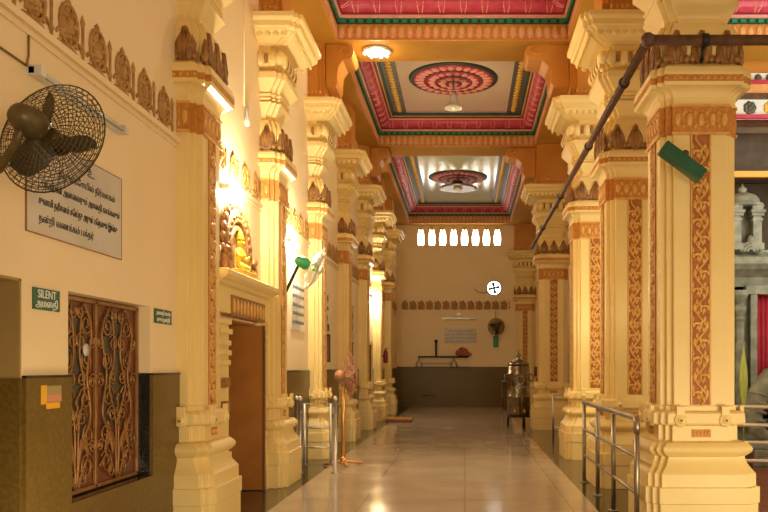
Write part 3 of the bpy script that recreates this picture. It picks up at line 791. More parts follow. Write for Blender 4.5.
C1 = (-2.2, 4.26, 2.72)
rt = thing('wall_fan', 'big dark caged wall fan in front of the plaque', 'fan', C1)
mp = fan_head(rt, C1, (0.17, 0.97, -0.2), 0.31, 'bronze_fan', 'fan_blade', 'bronze_fan', rings=11, spokes=44, wire=0.0022, blade_t0=-1.35+PI)
wp = Vector((XW, 4.22, 2.50))
nb('bronze_fan').tube([mp, mp + Vector((-0.03, -0.02, -0.12)), Vector((-2.42, 4.16, 2.53)), wp + Vector((0.02, 0, 0))], 0.022, 8).build('arm', None, rt)
nb('bronze_fan').box(XW, XW+0.03, 4.16, 4.28, 2.40, 2.60).build('wall_bracket', None, rt)
C2 = (-2.12, 11.3, 2.89)
rt = thing('wall_fan', 'green wall fan with wire cage above the steel barrier', 'fan', C2)
mp = fan_head(rt, C2, (0.84, 0.36, -0.40), 0.32, 'cagewire', 'glass', 'greenp', rings=5, spokes=16, wire=0.0035, blade_t0=0.8, motor_len=0.22)
nb('iron').tube([mp, mp + Vector((-0.06, 0, -0.10)), Vector((XW+0.05, 11.15, 2.52))], 0.022, 8).build('arm', None, rt)
nb('greenp').box(XW, XW+0.07, 11.08, 11.22, 2.26, 2.53).build('wall_bracket', None, rt, bevel=0.02)
C3 = (1.15, 29.55, 2.99)
rt = thing('wall_fan', 'small wall fan with green base on the far wall', 'fan', C3)
mp = fan_head(rt, C3, (0, -1, -0.05), 0.30, 'bronze_fan', 'fan_blade', 'bronze_fan', rings=6, spokes=24, wire=0.006, blade_t0=0.3)
nb('iron').tube([mp, Vector((1.15, 29.85, 2.75)), Vector((1.15, 29.92, 2.6))], 0.02, 8).build('arm', None, rt)
nb('greenp').box(1.06, 1.24, YF-0.10, YF, 2.24, 2.66).build('wall_bracket', None, rt, bevel=0.03)
nb('iron').tube([(1.15, YF-0.01, 2.66), (1.15, YF-0.01, 3.6)], 0.008, 6).build('power_cord', None, rt)
C4 = (-1.76, 12.25, 1.38)
rt = thing('pedestal_fan', 'rose coloured pedestal fan on an amber pole beside the barrier', 'fan', (-1.87, 12.25, 0))
mp = fan_head(rt, C4, (0.92, 0.39, 0.05), 0.335, 'fanpink', 'fanpink', 'fanpink', rings=6, spokes=18, wire=0.0036, blade_t0=0.2, motor_len=0.15)
px_ = (-1.86, 12.22)
nb('fanpole').lathe([(0.032, 0.03), (0.032, 1.02), (0.024, 1.03), (0.024, 1.24)], (*px_, 0), (0,0,1), 14).build('pole', None, rt)
nb('fanpink').tube([(*px_, 1.22), (px_[0]-0.04, px_[1]-0.01, 1.30), mp], 0.028, 8).build('neck', None, rt)
for k in range(4):
    t = 0.35 + PI/2*k
    nb('fanpole').tube([(px_[0], px_[1], 0.07), (px_[0]+0.15*math.cos(t), px_[1]+0.15*math.sin(t), 0.05), (px_[0]+0.30*math.cos(t), px_[1]+0.30*math.sin(t), 0.022)], [0.022, 0.02, 0.018], 8).build('foot', None, rt)
nb('fanpole').lathe([(0.05, 0.03), (0.055, 0.06), (0.05, 0.11), (0.034, 0.13)], (*px_, 0), (0,0,1), 14).build('base_hub', None, rt)

# ------------------------------------------------------------------ door portal with deity niche
rt = thing('door_portal', 'pair of cream moulded door jambs flanking the open teak door', 'doorway', (XW, 9.1, 0))
def jamb(y0, y1):
    b = nb('cream')
    b.box(XW, XW+0.12, y0, y1, 0, 0.62).box(XW, XW+0.15, y0-0.005, y1+0.005, 0.0, 0.30)
    b.box(XW, XW+0.09, y0+0.01, y1-0.01, 0.62, 2.0)
    for z, d in ((0.66, 0.13), (1.52, 0.11), (1.62, 0.12), (1.72, 0.115), (1.84, 0.13), (1.94, 0.12)):
        b.box(XW, XW+d, y0, y1, z, z+0.055)
    return b.build('jamb', None, rt, bevel=0.008)
jamb(8.0, 8.38); jamb(9.785, 9.85)
for y, z in ((8.18, 1.10), (8.18, 1.34)): nb('leaf').box(XW+0.002, XW+0.135, y-0.09, y+0.09, z-0.05, z+0.05).build('jamb_ornament', None, rt)
rt = thing('doorway_cornice', 'projecting cream cornice above the wooden door, carrying the golden niche', 'cornice', (XW, 9.0, 2.06))
b = nb('cream')
b.box(XW, XW+0.10, 8.0, 10.0, 2.06, 2.34)
b.loft([[(XW, 7.92-d*0.3, z), (XW+d, 7.92-d*0.3, z), (XW+d, 10.0, z), (XW, 10.0, z)] for d, z in ((0.11, 2.33), (0.15, 2.345), (0.17, 2.37), (0.21, 2.39), (0.24, 2.42), (0.24, 2.47), (0.22, 2.48))])
b.build('entablature', None, rt, bevel=0.006)
b = nb('leaf'); b.box(XW, XW+0.115, 8.40, 9.78, 2.04, 2.26)
b.use('relief')
for k in range(10): b.blob((XW+0.115, 8.48+0.136*k, 2.15), (0.015, 0.05, 0.085), None, 7, 5)
b.build('carved_lintel', 'leaf', rt)
struct(nb('wood').box(-2.86, XW-0.002, 8.40, 8.415, 0, 2.005).box(-2.86, XW-0.002, 8.4, 9.70, 2.004, 2.019).build('door_2'))
# open teak leaf, standing out across the passage
rt = thing('door_leaf', 'plain teak door leaf standing open beside the cream doorway', 'door', (-2.5, 9.74, 0))
nb('wood').box(-2.92, -2.44, 9.70, 9.745, 0.012, 2.0).build('panel', None, rt, bevel=0.004)
nb('browndoor').box(-2.455, -2.43, 9.695, 9.75, 0.012, 2.0).build('edge_stile', None, rt)
# shrine niche above: carved arch and seated gold figure
rt = thing('deity_niche', 'carved bronze arch with beasts on the doorway ledge around the golden figure', 'relief', (XW, 8.78, 2.48))
b = nb('leaf')
cy, cz = 8.80, 2.50
for R_, r_ in ((0.46, 0.045), (0.37, 0.04), (0.28, 0.035)):
    b.tube([(XW+0.05, cy-R_, cz), (XW+0.05, cy-R_, cz+0.22)] + [(XW+0.05, cy+R_*math.cos(t), cz+0.24+R_*1.0*math.sin(t)) for t in [PI-PI*k/14 for k in range(15)]] + [(XW+0.05, cy+R_, cz+0.22), (XW+0.05, cy+R_, cz)], r_, 7)
for k in range(15):
    t = PI*k/14
    b.blob((XW+0.05, cy+0.53*math.cos(t), cz+0.24+0.53*math.sin(t)), (0.035, 0.055, 0.06), None, 7, 4)
    b.blob((XW+0.075, cy+0.415*math.cos(t+0.1), cz+0.24+0.415*math.sin(t+0.1)), (0.03, 0.035, 0.035), None, 6, 4)
b.blob((XW+0.07, cy, cz+0.76), (0.05, 0.10, 0.11), None, 9, 6)
b.build('arch', None, rt)
for sg in (-1, 1):
    b = nb('leaf'); y_ = cy + sg*0.56
    b.blob((XW+0.08, y_, cz+0.10), (0.055, 0.07, 0.085), None, 9, 6); b.blob((XW+0.10, y_-sg*0.03, cz+0.21), (0.045, 0.055, 0.055), None, 9, 6)
    b.blob((XW+0.11, y_-sg*0.08, cz+0.195), (0.025, 0.04, 0.025), None, 7, 5)
    for dx in (0.05, 0.12): b.tube([(XW+dx, y_-sg*0.03, cz+0.10), (XW+dx, y_-sg*0.05, cz-0.02)], 0.022, 7)
    b.tube([(XW+0.06, y_+sg*0.05, cz+0.07), (XW+0.06, y_+sg*0.11, cz+0.13), (XW+0.06, y_+sg*0.08, cz+0.24)], 0.015, 6)
    b.build('beast', None, rt)
nb('yellow').box(XW+0.002, XW+0.20, 8.50, 9.10, 2.481, 2.55).build('seat_slab', None, rt, bevel=0.01)
rt = thing('deity_figure', 'seated golden figure under the bronze arch above the doorway', 'statue', (XW+0.11, 8.80, 2.55))
b = nb('gold'); X0 = XW+0.085; Z0 = 2.497; q_ = 0.72
def P_(x, y, z): return (X0 + x*q_, cy + y*q_*1.15, Z0 + z*q_)
def T_(r): return tuple(v*q_ for v in r)
b.blob(P_(0, 0, 0.30), T_((0.075, 0.105, 0.15)), None, 12, 8)
b.tube([P_(0, 0, 0.42), P_(0, 0, 0.47)], 0.035*q_, 8)
b.blob(P_(0.01, 0, 0.51), T_((0.055, 0.055, 0.065)), None, 12, 8)
b.blob(P_(0.065, 0, 0.505), T_((0.012, 0.010, 0.018)), None, 6, 4)
for sg in (-1, 1):
    b.tube([P_(0.02, sg*0.05, 0.16), P_(0.07, sg*0.20, 0.13), P_(0.11, sg*0.02, 0.11)], [0.06*q_, 0.055*q_, 0.04*q_], 9)
    b.tube([P_(0, sg*0.09, 0.39), P_(0.03, sg*0.17, 0.29), P_(0.09, sg*0.11, 0.27)], [0.036*q_, 0.03*q_, 0.022*q_], 8)
    b.blob(P_(0.11, sg*0.10, 0.29), T_((0.018, 0.022, 0.032)), None, 7, 5)
    b.blob(P_(0, sg*0.062, 0.50), T_((0.012, 0.014, 0.028)), None, 6, 4)
b.build('body', None, rt)
nb('gold').lathe([(r_*q_, h_*q_) for r_, h_ in ((0.06, 0.55), (0.066, 0.57), (0.05, 0.60), (0.055, 0.62), (0.03, 0.67), (0.012, 0.71), (0.001, 0.73))], (X0, cy, Z0), (0,0,1), 14).build('crown', None, rt)

# lit tube lamps on the left wall
tubes = [(8.72, 3.40, 'glowing tube lamp on the wall above the golden shrine niche'),
         (11.65, 3.30, 'glowing tube lamp on the wall above the green fan'),
         (21.9, 3.42, 'glowing tube lamp on the wall at the far end beside the sixth pilaster')]
for y, z, l in tubes:
    rt = thing('tube_lamp', l, 'lamp', (XW, y, z), 'lit tube lamps on the left wall')
    nb('plastic').box(XW, XW+0.04, y-0.32, y+0.32, z-0.025, z+0.025).build('batten', None, rt)
    nb('lamp').tube([(XW+0.065, y-0.30, z), (XW+0.065, y+0.30, z)], 0.02, 10).build('tube', None, rt)
    for ya in (y-0.33, y+0.30): nb('plastic').box(XW, XW+0.09, ya, ya+0.03, z-0.03, z+0.03).build('end_cap', None, rt)

# things on the deeper bays of the left wall
wall_sign(14.3, 15.0, 2.25, 2.92, 'white notice with handwriting on the wall past the third pilaster', [('அமைதி', 0.5, 0.78, 'CENTER'), ('காக்கவும்', 0.5, 0.5, 'CENTER'), ('நன்றி', 0.5, 0.22, 'CENTER')], 'wall', 'ink', (0.15, 0.13, 0.13), 'wall_notice')
rt = thing('notice_board', 'brown notice board above the dado past the third pilaster', 'board', (XW, 14.5, 1.62))
nb('browndoor').box(XW, XW+0.03, 14.15, 14.95, 1.62, 2.08).build('panel', None, rt)
nb('dkwood').box(XW, XW+0.04, 14.12, 14.15, 1.59, 2.11).box(XW, XW+0.04, 14.95, 14.98, 1.59, 2.11).box(XW, XW+0.04, 14.12, 14.98, 1.59, 1.62).box(XW, XW+0.04, 14.12, 14.98, 2.08, 2.11).build('frame', None, rt)
rt = thing('switch_box', 'small grey switch box above the brown notice board', 'switch', (XW, 14.6, 2.14))
nb('dsteel').box(XW, XW+0.06, 14.5, 14.75, 2.15, 2.29).build('case', None, rt)
nb('ink').box(XW+0.06, XW+0.066, 14.58, 14.67, 2.18, 2.26).build('button', None, rt)
rt = thing('wall_plaque', 'white marble plaque on the wall between the second and third pilasters', 'sign', (XW, 12.2, 2.0))
nb('plaque').box(XW, XW+0.02, 11.75, 12.65, 2.05, 2.85).build('slab', None, rt)
for k in range(5): text('அமைதி காக்கவும்', 0.085, (XW+0.022, 12.2, 2.7-0.13*k), RY, UZ, rt, 'slate')
wall_sign(17.6, 18.3, 2.1, 2.9, 'cream notice on the wall past the fourth pilaster', [('அமைதி', 0.5, 0.7, 'CENTER'), ('நன்றி', 0.5, 0.35, 'CENTER')], 'plaque', 'ink', (0.15, 0.15), 'wall_notice')
rt = thing('notice_board', 'brown notice board on the wall past the fourth pilaster', 'board', (XW, 17.6, 1.55))
nb('browndoor').box(XW, XW+0.03, 17.2, 18.1, 1.58, 2.02).build('panel', None, rt)
nb('dkwood').box(XW, XW+0.04, 17.17, 18.13, 1.55, 1.58).box(XW, XW+0.04, 17.17, 18.13, 2.02, 2.05).build('frame', None, rt)
o = nb('wood').box(-2.70, -2.66, 20.45, 21.75, 0.0, 2.1).build('door_1'); struct(o)
nb('cream').box(-2.6, XW+0.04, 20.35, 20.45, 0, 2.2).box(-2.6, XW+0.04, 21.75, 21.85, 0, 2.2).box(-2.6, XW+0.04, 20.35, 21.85, 2.1, 2.2).build('door_frame', None, o)
rt = thing('fire_extinguisher', 'small dark red cylinder hung low near the last left pilaster', 'extinguisher', (-2.42, 24.6, 1.6))
nb('maroon').lathe([(0.001, 1.62), (0.065, 1.63), (0.07, 1.66), (0.07, 1.95), (0.05, 2.0), (0.02, 2.02), (0.02, 2.06), (0.001, 2.06)], (-2.44, 24.6, 0), (0,0,1), 14).build('cylinder', None, rt)
nb('iron').box(-2.56, -2.50, 24.57, 24.63, 1.8, 1.86).tube([(-2.44, 24.6, 2.05), (-2.38, 24.55, 2.08)], 0.014, 6).build('valve', None, rt)
rt = thing('wooden_step', 'low wooden step with dark front on the floor at the far left', 'step', (-1.85, 22.0, 0))
nb('wood').box(-2.15, -1.45, 21.6, 22.4, 0.06, 0.10).build('top_board', None, rt)
for ya in (21.62, 22.34): nb('browndoor').box(-2.13, -1.47, ya, ya+0.04, 0.0, 0.06).build('riser', None, rt)

# ------------------------------------------------------------------ steel barrier by the left wall
rt = thing('steel_barrier', 'shiny steel tube gate barrier standing by the left pilasters', 'barrier', (-2.08, 11.35, 0))
yb = 11.35
for x in (-2.40, -2.34, -1.84):
    nb('steel').lathe([(0.05, 0.0), (0.05, 0.012), (0.026, 0.014), (0.026, 1.02), (0.034, 1.02), (0.036, 1.05), (0.02, 1.085), (0.001, 1.09)], (x, yb + (0.05 if x == -2.40 else 0), 0), (0,0,1), 14).build('post', None, rt)
b = nb('steel')
b.tube([(-2.28, yb, 0.10), (-2.28, yb, 0.98), (-1.90, yb, 0.98), (-1.90, yb, 0.10)], 0.026, 10, closed=True)
b.build('gate_frame', None, rt)
for z in (0.36, 0.64): nb('steel').tube([(-2.28, yb, z), (-1.90, yb, z)], 0.016, 10).build('rail', None, rt)
b = nb('steel')
for z in (0.2, 0.85): b.tube([(-2.34, yb, z), (-2.28, yb, z)], 0.012, 8).tube([(-1.90, yb, z), (-1.84, yb, z)], 0.012, 8)
b.build('hinge', None, rt)

# ------------------------------------------------------------------ railing by the right pillars
rt = thing('steel_railing', 'long steel railing between the aisle border and the nearest right pillars', 'railing', (1.55, 8.8, 0))
ys = (7.22, 8.35, 9.35, 10.40)
for i, y in enumerate(ys):
    b = nb('railsteel'); b.tube([(1.55, y, 0.0), (1.55, y, 0.96 if i == 0 else 1.03)], 0.025, 12).lathe([(0.055, 0), (0.055, 0.012), (0.001, 0.013)], (1.55, y, 0), (0,0,1), 14)
    b.build('post', None, rt)
nb('railsteel').tube([(1.55, 7.22, 0.90), (1.55, 7.22, 0.97), (1.55, 7.235, 1.015), (1.55, 7.28, 1.04), (1.55, 8.8, 1.04), (1.55, 10.44, 1.04)], 0.03, 12).build('handrail', None, rt)
for z in (0.36, 0.69): nb('railsteel').tube([(1.55, 7.22, z), (1.55, 10.40, z)], 0.018, 10).build('rail', None, rt)
rt = thing('steel_barrier', 'short steel barrier in front of the last right pillar base', 'barrier', (2.12, 17.7, 0))
for x in (1.95, 2.32): nb('steel').tube([(x, 17.7, 0), (x, 17.7, 0.92)], 0.025, 10).build('post', None, rt)
for z in (0.15, 0.9): nb('steel').tube([(1.95, 17.7, z), (2.32, 17.7, z)], 0.022, 10).build('rail', None, rt)
rt = thing('steel_barrier', 'steel rails right of the nearest pillar, before the stone shrine', 'barrier', (4.0, 9.2, 0))
for z in (0.42, 0.63, 0.83, 1.04): nb('steel').tube([(2.85, 9.2, z), (5.2, 9.2, z)], 0.024, 10).build('rail', None, rt)
for x in (2.85, 5.2): nb('steel').tube([(x, 9.2, 0), (x, 9.2, 1.08)], 0.028, 10).build('post', None, rt)

# ------------------------------------------------------------------ water drum
cx, cy = 1.36, 20.3
rt = thing('water_drum', 'tall stainless steel water drum on three legs near the far wall', 'drum', (cx, cy, 0))
nb('drumsteel').lathe([(0.001, 0.27), (0.27, 0.27), (0.29, 0.29), (0.29, 0.72), (0.30, 0.73), (0.30, 0.76), (0.29, 0.77), (0.29, 1.28), (0.305, 1.30), (0.305, 1.34), (0.285, 1.36), (0.285, 1.50), (0.26, 1.55), (0.001, 1.56)], (cx, cy, 0), (0,0,1), 32).build('tank', None, rt)
nb('drumsteel').lathe([(0.27, 1.55), (0.275, 1.58), (0.2, 1.65), (0.09, 1.69), (0.04, 1.70), (0.03, 1.75), (0.06, 1.78), (0.06, 1.82), (0.02, 1.85), (0.012, 1.93), (0.001, 1.94)], (cx, cy, 0), (0,0,1), 28).build('lid', None, rt)
for k in range(3):
    t = -PI/2 + 0.5 + 2*PI*k/3
    nb('iron').tube([(cx+0.22*math.cos(t), cy+0.22*math.sin(t), 0.29), (cx+0.27*math.cos(t), cy+0.27*math.sin(t), 0.16), (cx+0.27*math.cos(t), cy+0.27*math.sin(t), 0.0)], 0.028, 8).build('leg', None, rt)
nb('iron').lathe([(0.24, 0.235), (0.31, 0.235), (0.31, 0.275), (0.24, 0.275)], (cx, cy, 0), (0,0,1), 28, ring=True).build('stand_ring', None, rt)
for x in (cx-0.12, cx+0.12):
    nb('gold').tube([(x, cy-0.26, 0.42), (x, cy-0.37, 0.42), (x, cy-0.38, 0.36)], 0.02, 8).build('tap', None, rt)
for sg in (-1, 1):
    nb('drumsteel').tube([(cx+sg*0.285, cy-0.05, 1.15), (cx+sg*0.36, cy-0.05, 1.17), (cx+sg*0.36, cy-0.05, 1.30), (cx+sg*0.285, cy-0.05, 1.32)], 0.014, 8).build('handle', None, rt)
b = nb('dsteel')
b.tube([(cx+0.12*math.cos(t), cy-0.292-0.0, 1.17+0.10*math.sin(t)) for t in [2*PI*k/20 for k in range(20)]], 0.012, 6, closed=True)
for k in range(7): b.blob((cx-0.18+0.06*k, cy-0.285, 0.98), (0.022, 0.02, 0.03), None, 6, 4)
b.build('embossed_emblem', None, rt)

# ------------------------------------------------------------------ far wall fittings
rt = thing('exhaust_fan', 'round bright exhaust fan opening high on the far wall', 'fan', (1.09, YF, 4.46))
nb('dsteel').lathe([(0.25, 0), (0.29, 0), (0.29, 0.03), (0.25, 0.03)], (1.09, YF, 4.46), (0,-1,0), 28, ring=True).build('ring', None, rt)
nb('day').lathe([(0.001, 0.002), (0.255, 0.002), (0.255, 0.006), (0.001, 0.006)], (1.09, YF, 4.46), (0,-1,0), 28).build('bright_opening', None, rt)
for k in range(4):
    t = PI/4*0.3 + PI/2*k; c_, s_ = math.cos(t), math.sin(t)
    nb('slate').prism([(1.09 + c_*r_ - s_*w_, YF-0.02, 4.46 + s_*r_ + c_*w_) for r_, w_ in ((0.03, -0.03), (0.20, -0.075), (0.22, 0.0), (0.20, 0.06), (0.03, 0.03))], (0, 0.006, 0)).build('blade', None, rt)
nb('slate').lathe([(0.001, 0.01), (0.06, 0.01), (0.05, 0.04), (0.001, 0.045)], (1.09, YF, 4.46), (0,-1,0), 14).build('hub', None, rt)
rt = thing('wall_plaque', 'pale plaque with lines of lettering in the middle of the far wall', 'sign', (-0.18, YF, 2.3))
nb('plaque').box(-0.76, 0.42, YF-0.025, YF, 2.38, 2.95).build('slab', None, rt)
for k in range(4): text('அமைதி காக்கவும் நன்றி', 0.09 if k else 0.07, (-0.17, YF-0.027, 2.85-0.13*k), (1,0,0), UZ, rt, 'slate')
rt = thing('tube_light', 'unlit tube light above the plaque on the far wall', 'lamp', (-0.2, YF, 3.3))
nb('dsteel').box(-0.85, 0.42, YF-0.05, YF, 3.29, 3.35).build('batten', None, rt)
nb('plastic').tube([(-0.8, YF-0.06, 3.28), (0.36, YF-0.06, 3.28)], 0.02, 8).build('tube', None, rt)
nb('dsteel').box(-0.30, -0.14, YF-0.06, YF, 3.42, 3.52).build('ballast', None, rt)
rt = thing('iron_rack', 'black iron rack bar with arched feet on the far wall dado', 'rack', (-1.1, YF-0.15, 1.5))
y_ = YF-0.12
nb('iron').tube([(-1.75, y_, 1.88), (0.1, y_, 1.88)], 0.03, 8).build('bar', None, rt)
nb('iron').tube([(-1.08, y_, 1.88), (-1.08, y_, 2.42)], 0.035, 8).blob((-1.08, y_, 2.46), (0.06, 0.05, 0.07)).build('post', None, rt)
for x in (-1.72, -0.42):
    nb('dsteel').tube([(x, y_, 1.88), (x, y_, 1.76)] , 0.02, 8).tube([(x-0.10, y_, 1.50), (x-0.10, y_, 1.66), (x, y_, 1.76), (x+0.10, y_, 1.66), (x+0.10, y_, 1.50)], 0.02, 8).build('foot', None, rt)
nb('dsteel').tube([(-1.62, y_, 1.64), (-0.52, y_, 1.64)], 0.012, 6).build('lower_bar', None, rt)
nb('iron').box(-1.8, 0.15, YF-0.20, YF-0.02, 1.505, 1.512).build('shelf', None, rt)
rt = thing('folded_cloth', 'crumpled red cloth bundle resting on the iron rack', 'cloth', (-0.15, YF-0.12, 1.9))
b = nb('redbox')
for p_, r_ in (((-0.2, y_, 2.03), (0.16, 0.09, 0.13)), ((-0.02, y_, 2.06), (0.15, 0.10, 0.14)), ((0.1, y_, 1.98), (0.16, 0.09, 0.07)), ((-0.12, y_, 2.16), (0.12, 0.08, 0.08))): b.blob(p_, r_, None, 10, 7)
b.build('bundle', None, rt)
rt = thing('wall_cable', 'short dark cable beside the exhaust fan on the far wall', 'cable', (0.6, YF, 4.3))
nb('iron').tube([(0.35, YF-0.012, 4.42), (0.5, YF-0.012, 4.30), (0.7, YF-0.012, 4.27), (0.82, YF-0.012, 4.3)], 0.012, 6).build('cord', None, rt)
rt = thing('wash_basin_stand', 'small pale stand against the far wall dado, left of the drum', 'stand', (1.75, 29.6, 0))
nb('dsteel').box(1.35, 1.62, 29.5, 29.9, 0.95, 1.0).build('top', None, rt)
for x in (1.37, 1.60): nb('dsteel').tube([(x, 29.55, 0), (x, 29.55, 0.95)], 0.02, 8).build('leg', None, rt)
nb('dsteel').tube([(-1.6, YF-0.05, 0.45), (-0.9, YF-0.05, 0.42), (-0.86, YF-0.05, 0.6)], 0.015, 6).build('grab_rail')
tag(bpy.data.objects['grab_rail'], 'thin pale rail low on the far wall dado', 'rail')

# ------------------------------------------------------------------ pipe and green box at the nearest right pillar
rt = thing('water_pipe', 'rusty brown pipe running along the right pillars and bending across the nearest', 'pipe', (1.59, 6.95, 4.34))
nb('pipe').tube([(1.59, 6.95, 4.34), (1.59, 19.05, 4.34)], 0.040, 12).build('long_run', None, rt)
nb('pipe').tube([(1.59, 6.95, 4.34), (5.4, 6.95, 4.34)], 0.045, 12).build('cross_run', None, rt)
b = nb('pipe'); b.blob((1.59, 6.95, 4.34), (0.065, 0.065, 0.065)); b.build('elbow', None, rt)
for y in (8.0, 10.3, 13.3, 16.3): nb('iron').lathe([(0.03, -0.03), (0.055, -0.03), (0.055, 0.03), (0.03, 0.03)], (1.59, y, 4.34), (0,1,0), 12, ring=True).build('clamp', None, rt)
b = nb('iron'); b.lathe([(0.03, -0.03), (0.058, -0.03), (0.058, 0.03), (0.03, 0.03)], (2.08, 6.95, 4.34), (1,0,0), 12, ring=True)
b.tube([(2.08, 6.97, 4.30), (2.08, 7.05, 4.18)], 0.018, 6)
b.build('clamp', None, rt)
rt = thing('green_lamp_box', 'dark green tilted lamp box hung on the nearest right pillar', 'lamp', (1.91, 7.0, 3.2))
ctr = Vector((1.88, 6.93, 3.275)); ang = -0.64
ux = Vector((math.cos(ang), 0, math.sin(ang))); uz = Vector((-math.sin(ang), 0, math.cos(ang)))
nb('greenbox').obox(ctr, ux*0.215, Vector((0, 0.07, 0)), uz*0.058).build('case', None, rt, bevel=0.012)
nb('pipe').tube([ctr + Vector((0.0, 0.05, 0.05)), Vector((1.97, 7.1, 3.36)), Vector((1.98, 7.21, 3.40))], 0.014, 8).blob((1.975, 7.17, 3.41), (0.035, 0.04, 0.035)).build('arm', None, rt)
nb('iron').tube([(1.80, 7.0, 3.36), (1.86, 7.08, 3.40), (1.97, 7.15, 3.42)], 0.006, 6).build('cord', None, rt)

# ------------------------------------------------------------------ stone shrine beyond the right aisle
rt = thing('stone_shrine', 'grey carved stone shrine front at the right edge, with domed turret', 'shrine', (5.6, 13.4, 0))
nb('stone').box(4.0, 8.0, 13.3, 16.0, 0, 0.5).box(4.1, 8.0, 13.2, 16, 0.5, 0.62).build('plinth', None, rt, bevel=0.02)
nb('stone').box(4.2, 4.82, 13.5, 16.0, 0.6, 3.2).box(5.6, 8.0, 13.5, 16.0, 0.6, 3.2).box(4.2, 8.0, 13.5, 16, 2.75, 3.2).build('wall', None, rt)
for x in (4.30, 4.60, 5.75):
    b = nb('stone')
    for p_ in ([(0.13, 0.6), (0.13, 0.85), (0.10, 0.87), (0.10, 1.9), (0.085, 1.95), (0.085, 2.25), (0.11, 2.3), (0.07, 2.35), (0.12, 2.45), (0.12, 2.52), (0.07, 2.55), (0.16, 2.7), (0.16, 2.78)],): b.lathe(p_, (x, 13.42, 0), (0,0,1), 8, smooth=False)
    b.build('pilaster', None, rt)
b = nb('stone')
b.loft([[(4.1-d, 13.5-d, z), (8, 13.5-d, z), (8, 16, z), (4.1-d, 16, z)] for d, z in ((0.05, 2.85), (0.12, 3.0), (0.3, 3.12), (0.36, 3.2), (0.3, 3.32), (0.1, 3.42), (0.1, 3.46))])
b.build('cornice', None, rt)
for x in (4.72, 5.5):
    b = nb('stone')
    for R_ in (0.16, 0.11, 0.06): b.tube([(x+R_*math.cos(t), 13.22, 3.40+R_*math.sin(t)) for t in [PI*k/10 for k in range(11)]], 0.028, 6)
    b.blob((x, 13.22, 3.60), (0.06, 0.04, 0.08), None, 8, 5)
    b.build('horseshoe_arch', None, rt)
for x in (4.50, 4.84):
    b = nb('stone')
    for h_, z0_, z1_ in ((0.10, 3.44, 3.55), (0.07, 3.55, 3.92), (0.085, 3.92, 3.96), (0.065, 3.96, 4.0), (0.10, 4.0, 4.05), (0.12, 4.05, 4.10), (0.09, 4.10, 4.18)): b.box(x-h_, x+h_, 13.30-h_, 13.30+h_, z0_, z1_)
    b.build('turret_column', None, rt)
nb('stone').box(4.46, 4.88, 13.46, 13.9, 3.44, 4.18).build('turret_core', None, rt)
nb('stone').lathe([(0.32, 4.17), (0.35, 4.19), (0.34, 4.23), (0.29, 4.25), (0.27, 4.32), (0.22, 4.38), (0.12, 4.42), (0.05, 4.44), (0.08, 4.48), (0.07, 4.51), (0.025, 4.54), (0.001, 4.60)], (4.68, 13.5, 0), (0,0,1), 16).build('dome', None, rt)
b = nb('stone'); b.box(4.78, 4.89, 13.38, 13.5, 0.6, 2.8).box(4.7, 5.7, 13.36, 13.5, 2.72, 2.86); b.build('door_frame', None, rt)
nb('dkwood').box(4.75, 5.65, 14.3, 14.35, 0.6, 2.75).build('inner_wall', None, rt)
rt = thing('curtain', 'crimson curtain hanging in the stone shrine doorway', 'curtain', (5.2, 13.47, 0.62))
b = nb('cloth'); n_ = 40; L0 = []
for z in (2.72, 1.6, 0.7):
    L0.append([(4.90 + 0.74*k/n_, 13.52 + 0.028*math.sin(k*1.5 + z*0.4), z) for k in range(n_+1)] + [(4.90 + 0.74*k/n_, 13.545 + 0.028*math.sin(k*1.5 + z*0.4), z) for k in range(n_, -1, -1)])
b.loft(L0, smooth=True); b.build('drape', None, rt)
nb('gold').tube([(4.78, 13.5, 2.73), (5.64, 13.5, 2.73)], 0.015, 8).build('rod', None, rt)
rt = thing('stone_balustrade', 'grey stone balustrade with a curled trunk beside the shrine steps', 'balustrade', (4.6, 12.4, 0))
nb('stone').box(4.15, 5.1, 12.0, 12.8, 0, 0.25).box(4.25, 5.0, 12.1, 12.7, 0.25, 0.33).build('pedestal', None, rt, bevel=0.02)
b = nb('stone')
arc = [Vector((5.0, 12.4, 1.38)), Vector((4.75, 12.4, 1.30)), Vector((4.55, 12.4, 1.08)), Vector((4.47, 12.4, 0.80)), Vector((4.50, 12.4, 0.55)), Vector((4.66, 12.4, 0.42)), Vector((4.80, 12.4, 0.50)), Vector((4.78, 12.4, 0.64)), Vector((4.68, 12.4, 0.64))]
b.tube(arc, [0.20, 0.20, 0.17, 0.14, 0.12, 0.105, 0.09, 0.07, 0.05], 12)
for k in range(5): b.lathe([(0.001, -0.02), (0.175-0.012*k, -0.02), (0.175-0.012*k, 0.02), (0.001, 0.02)], arc[2].lerp(arc[4], k/4), (arc[3]-arc[2]), 12)
b.build('trunk', None, rt)
nb('stone').tube([(4.9, 12.4, 0.33), (4.95, 12.4, 1.2)], [0.13, 0.15], 10).build('newel', None, rt)
rt = thing('garlic_leaf_plant', 'single pale yellow green leaf rising beside the stone guardian', 'plant', (4.02, 11.6, 0))
rt.name = 'leafy_plant'
b = nb('plant')
b.loft([[(4.04-w, 11.6, z), (4.04, 11.57, z), (4.04+w, 11.6, z), (4.04, 11.61, z)] for w, z in ((0.008, 0.3), (0.012, 0.9), (0.05, 1.1), (0.065, 1.3), (0.05, 1.5), (0.02, 1.7), (0.002, 1.82))], smooth=True)
b.build('leaf', None, rt)
nb('pipe').lathe([(0.09, 0.0), (0.12, 0.02), (0.15, 0.25), (0.16, 0.3), (0.13, 0.3), (0.001, 0.28)], (4.04, 11.6, 0), (0,0,1), 16).build('plant_pot', None, rt)

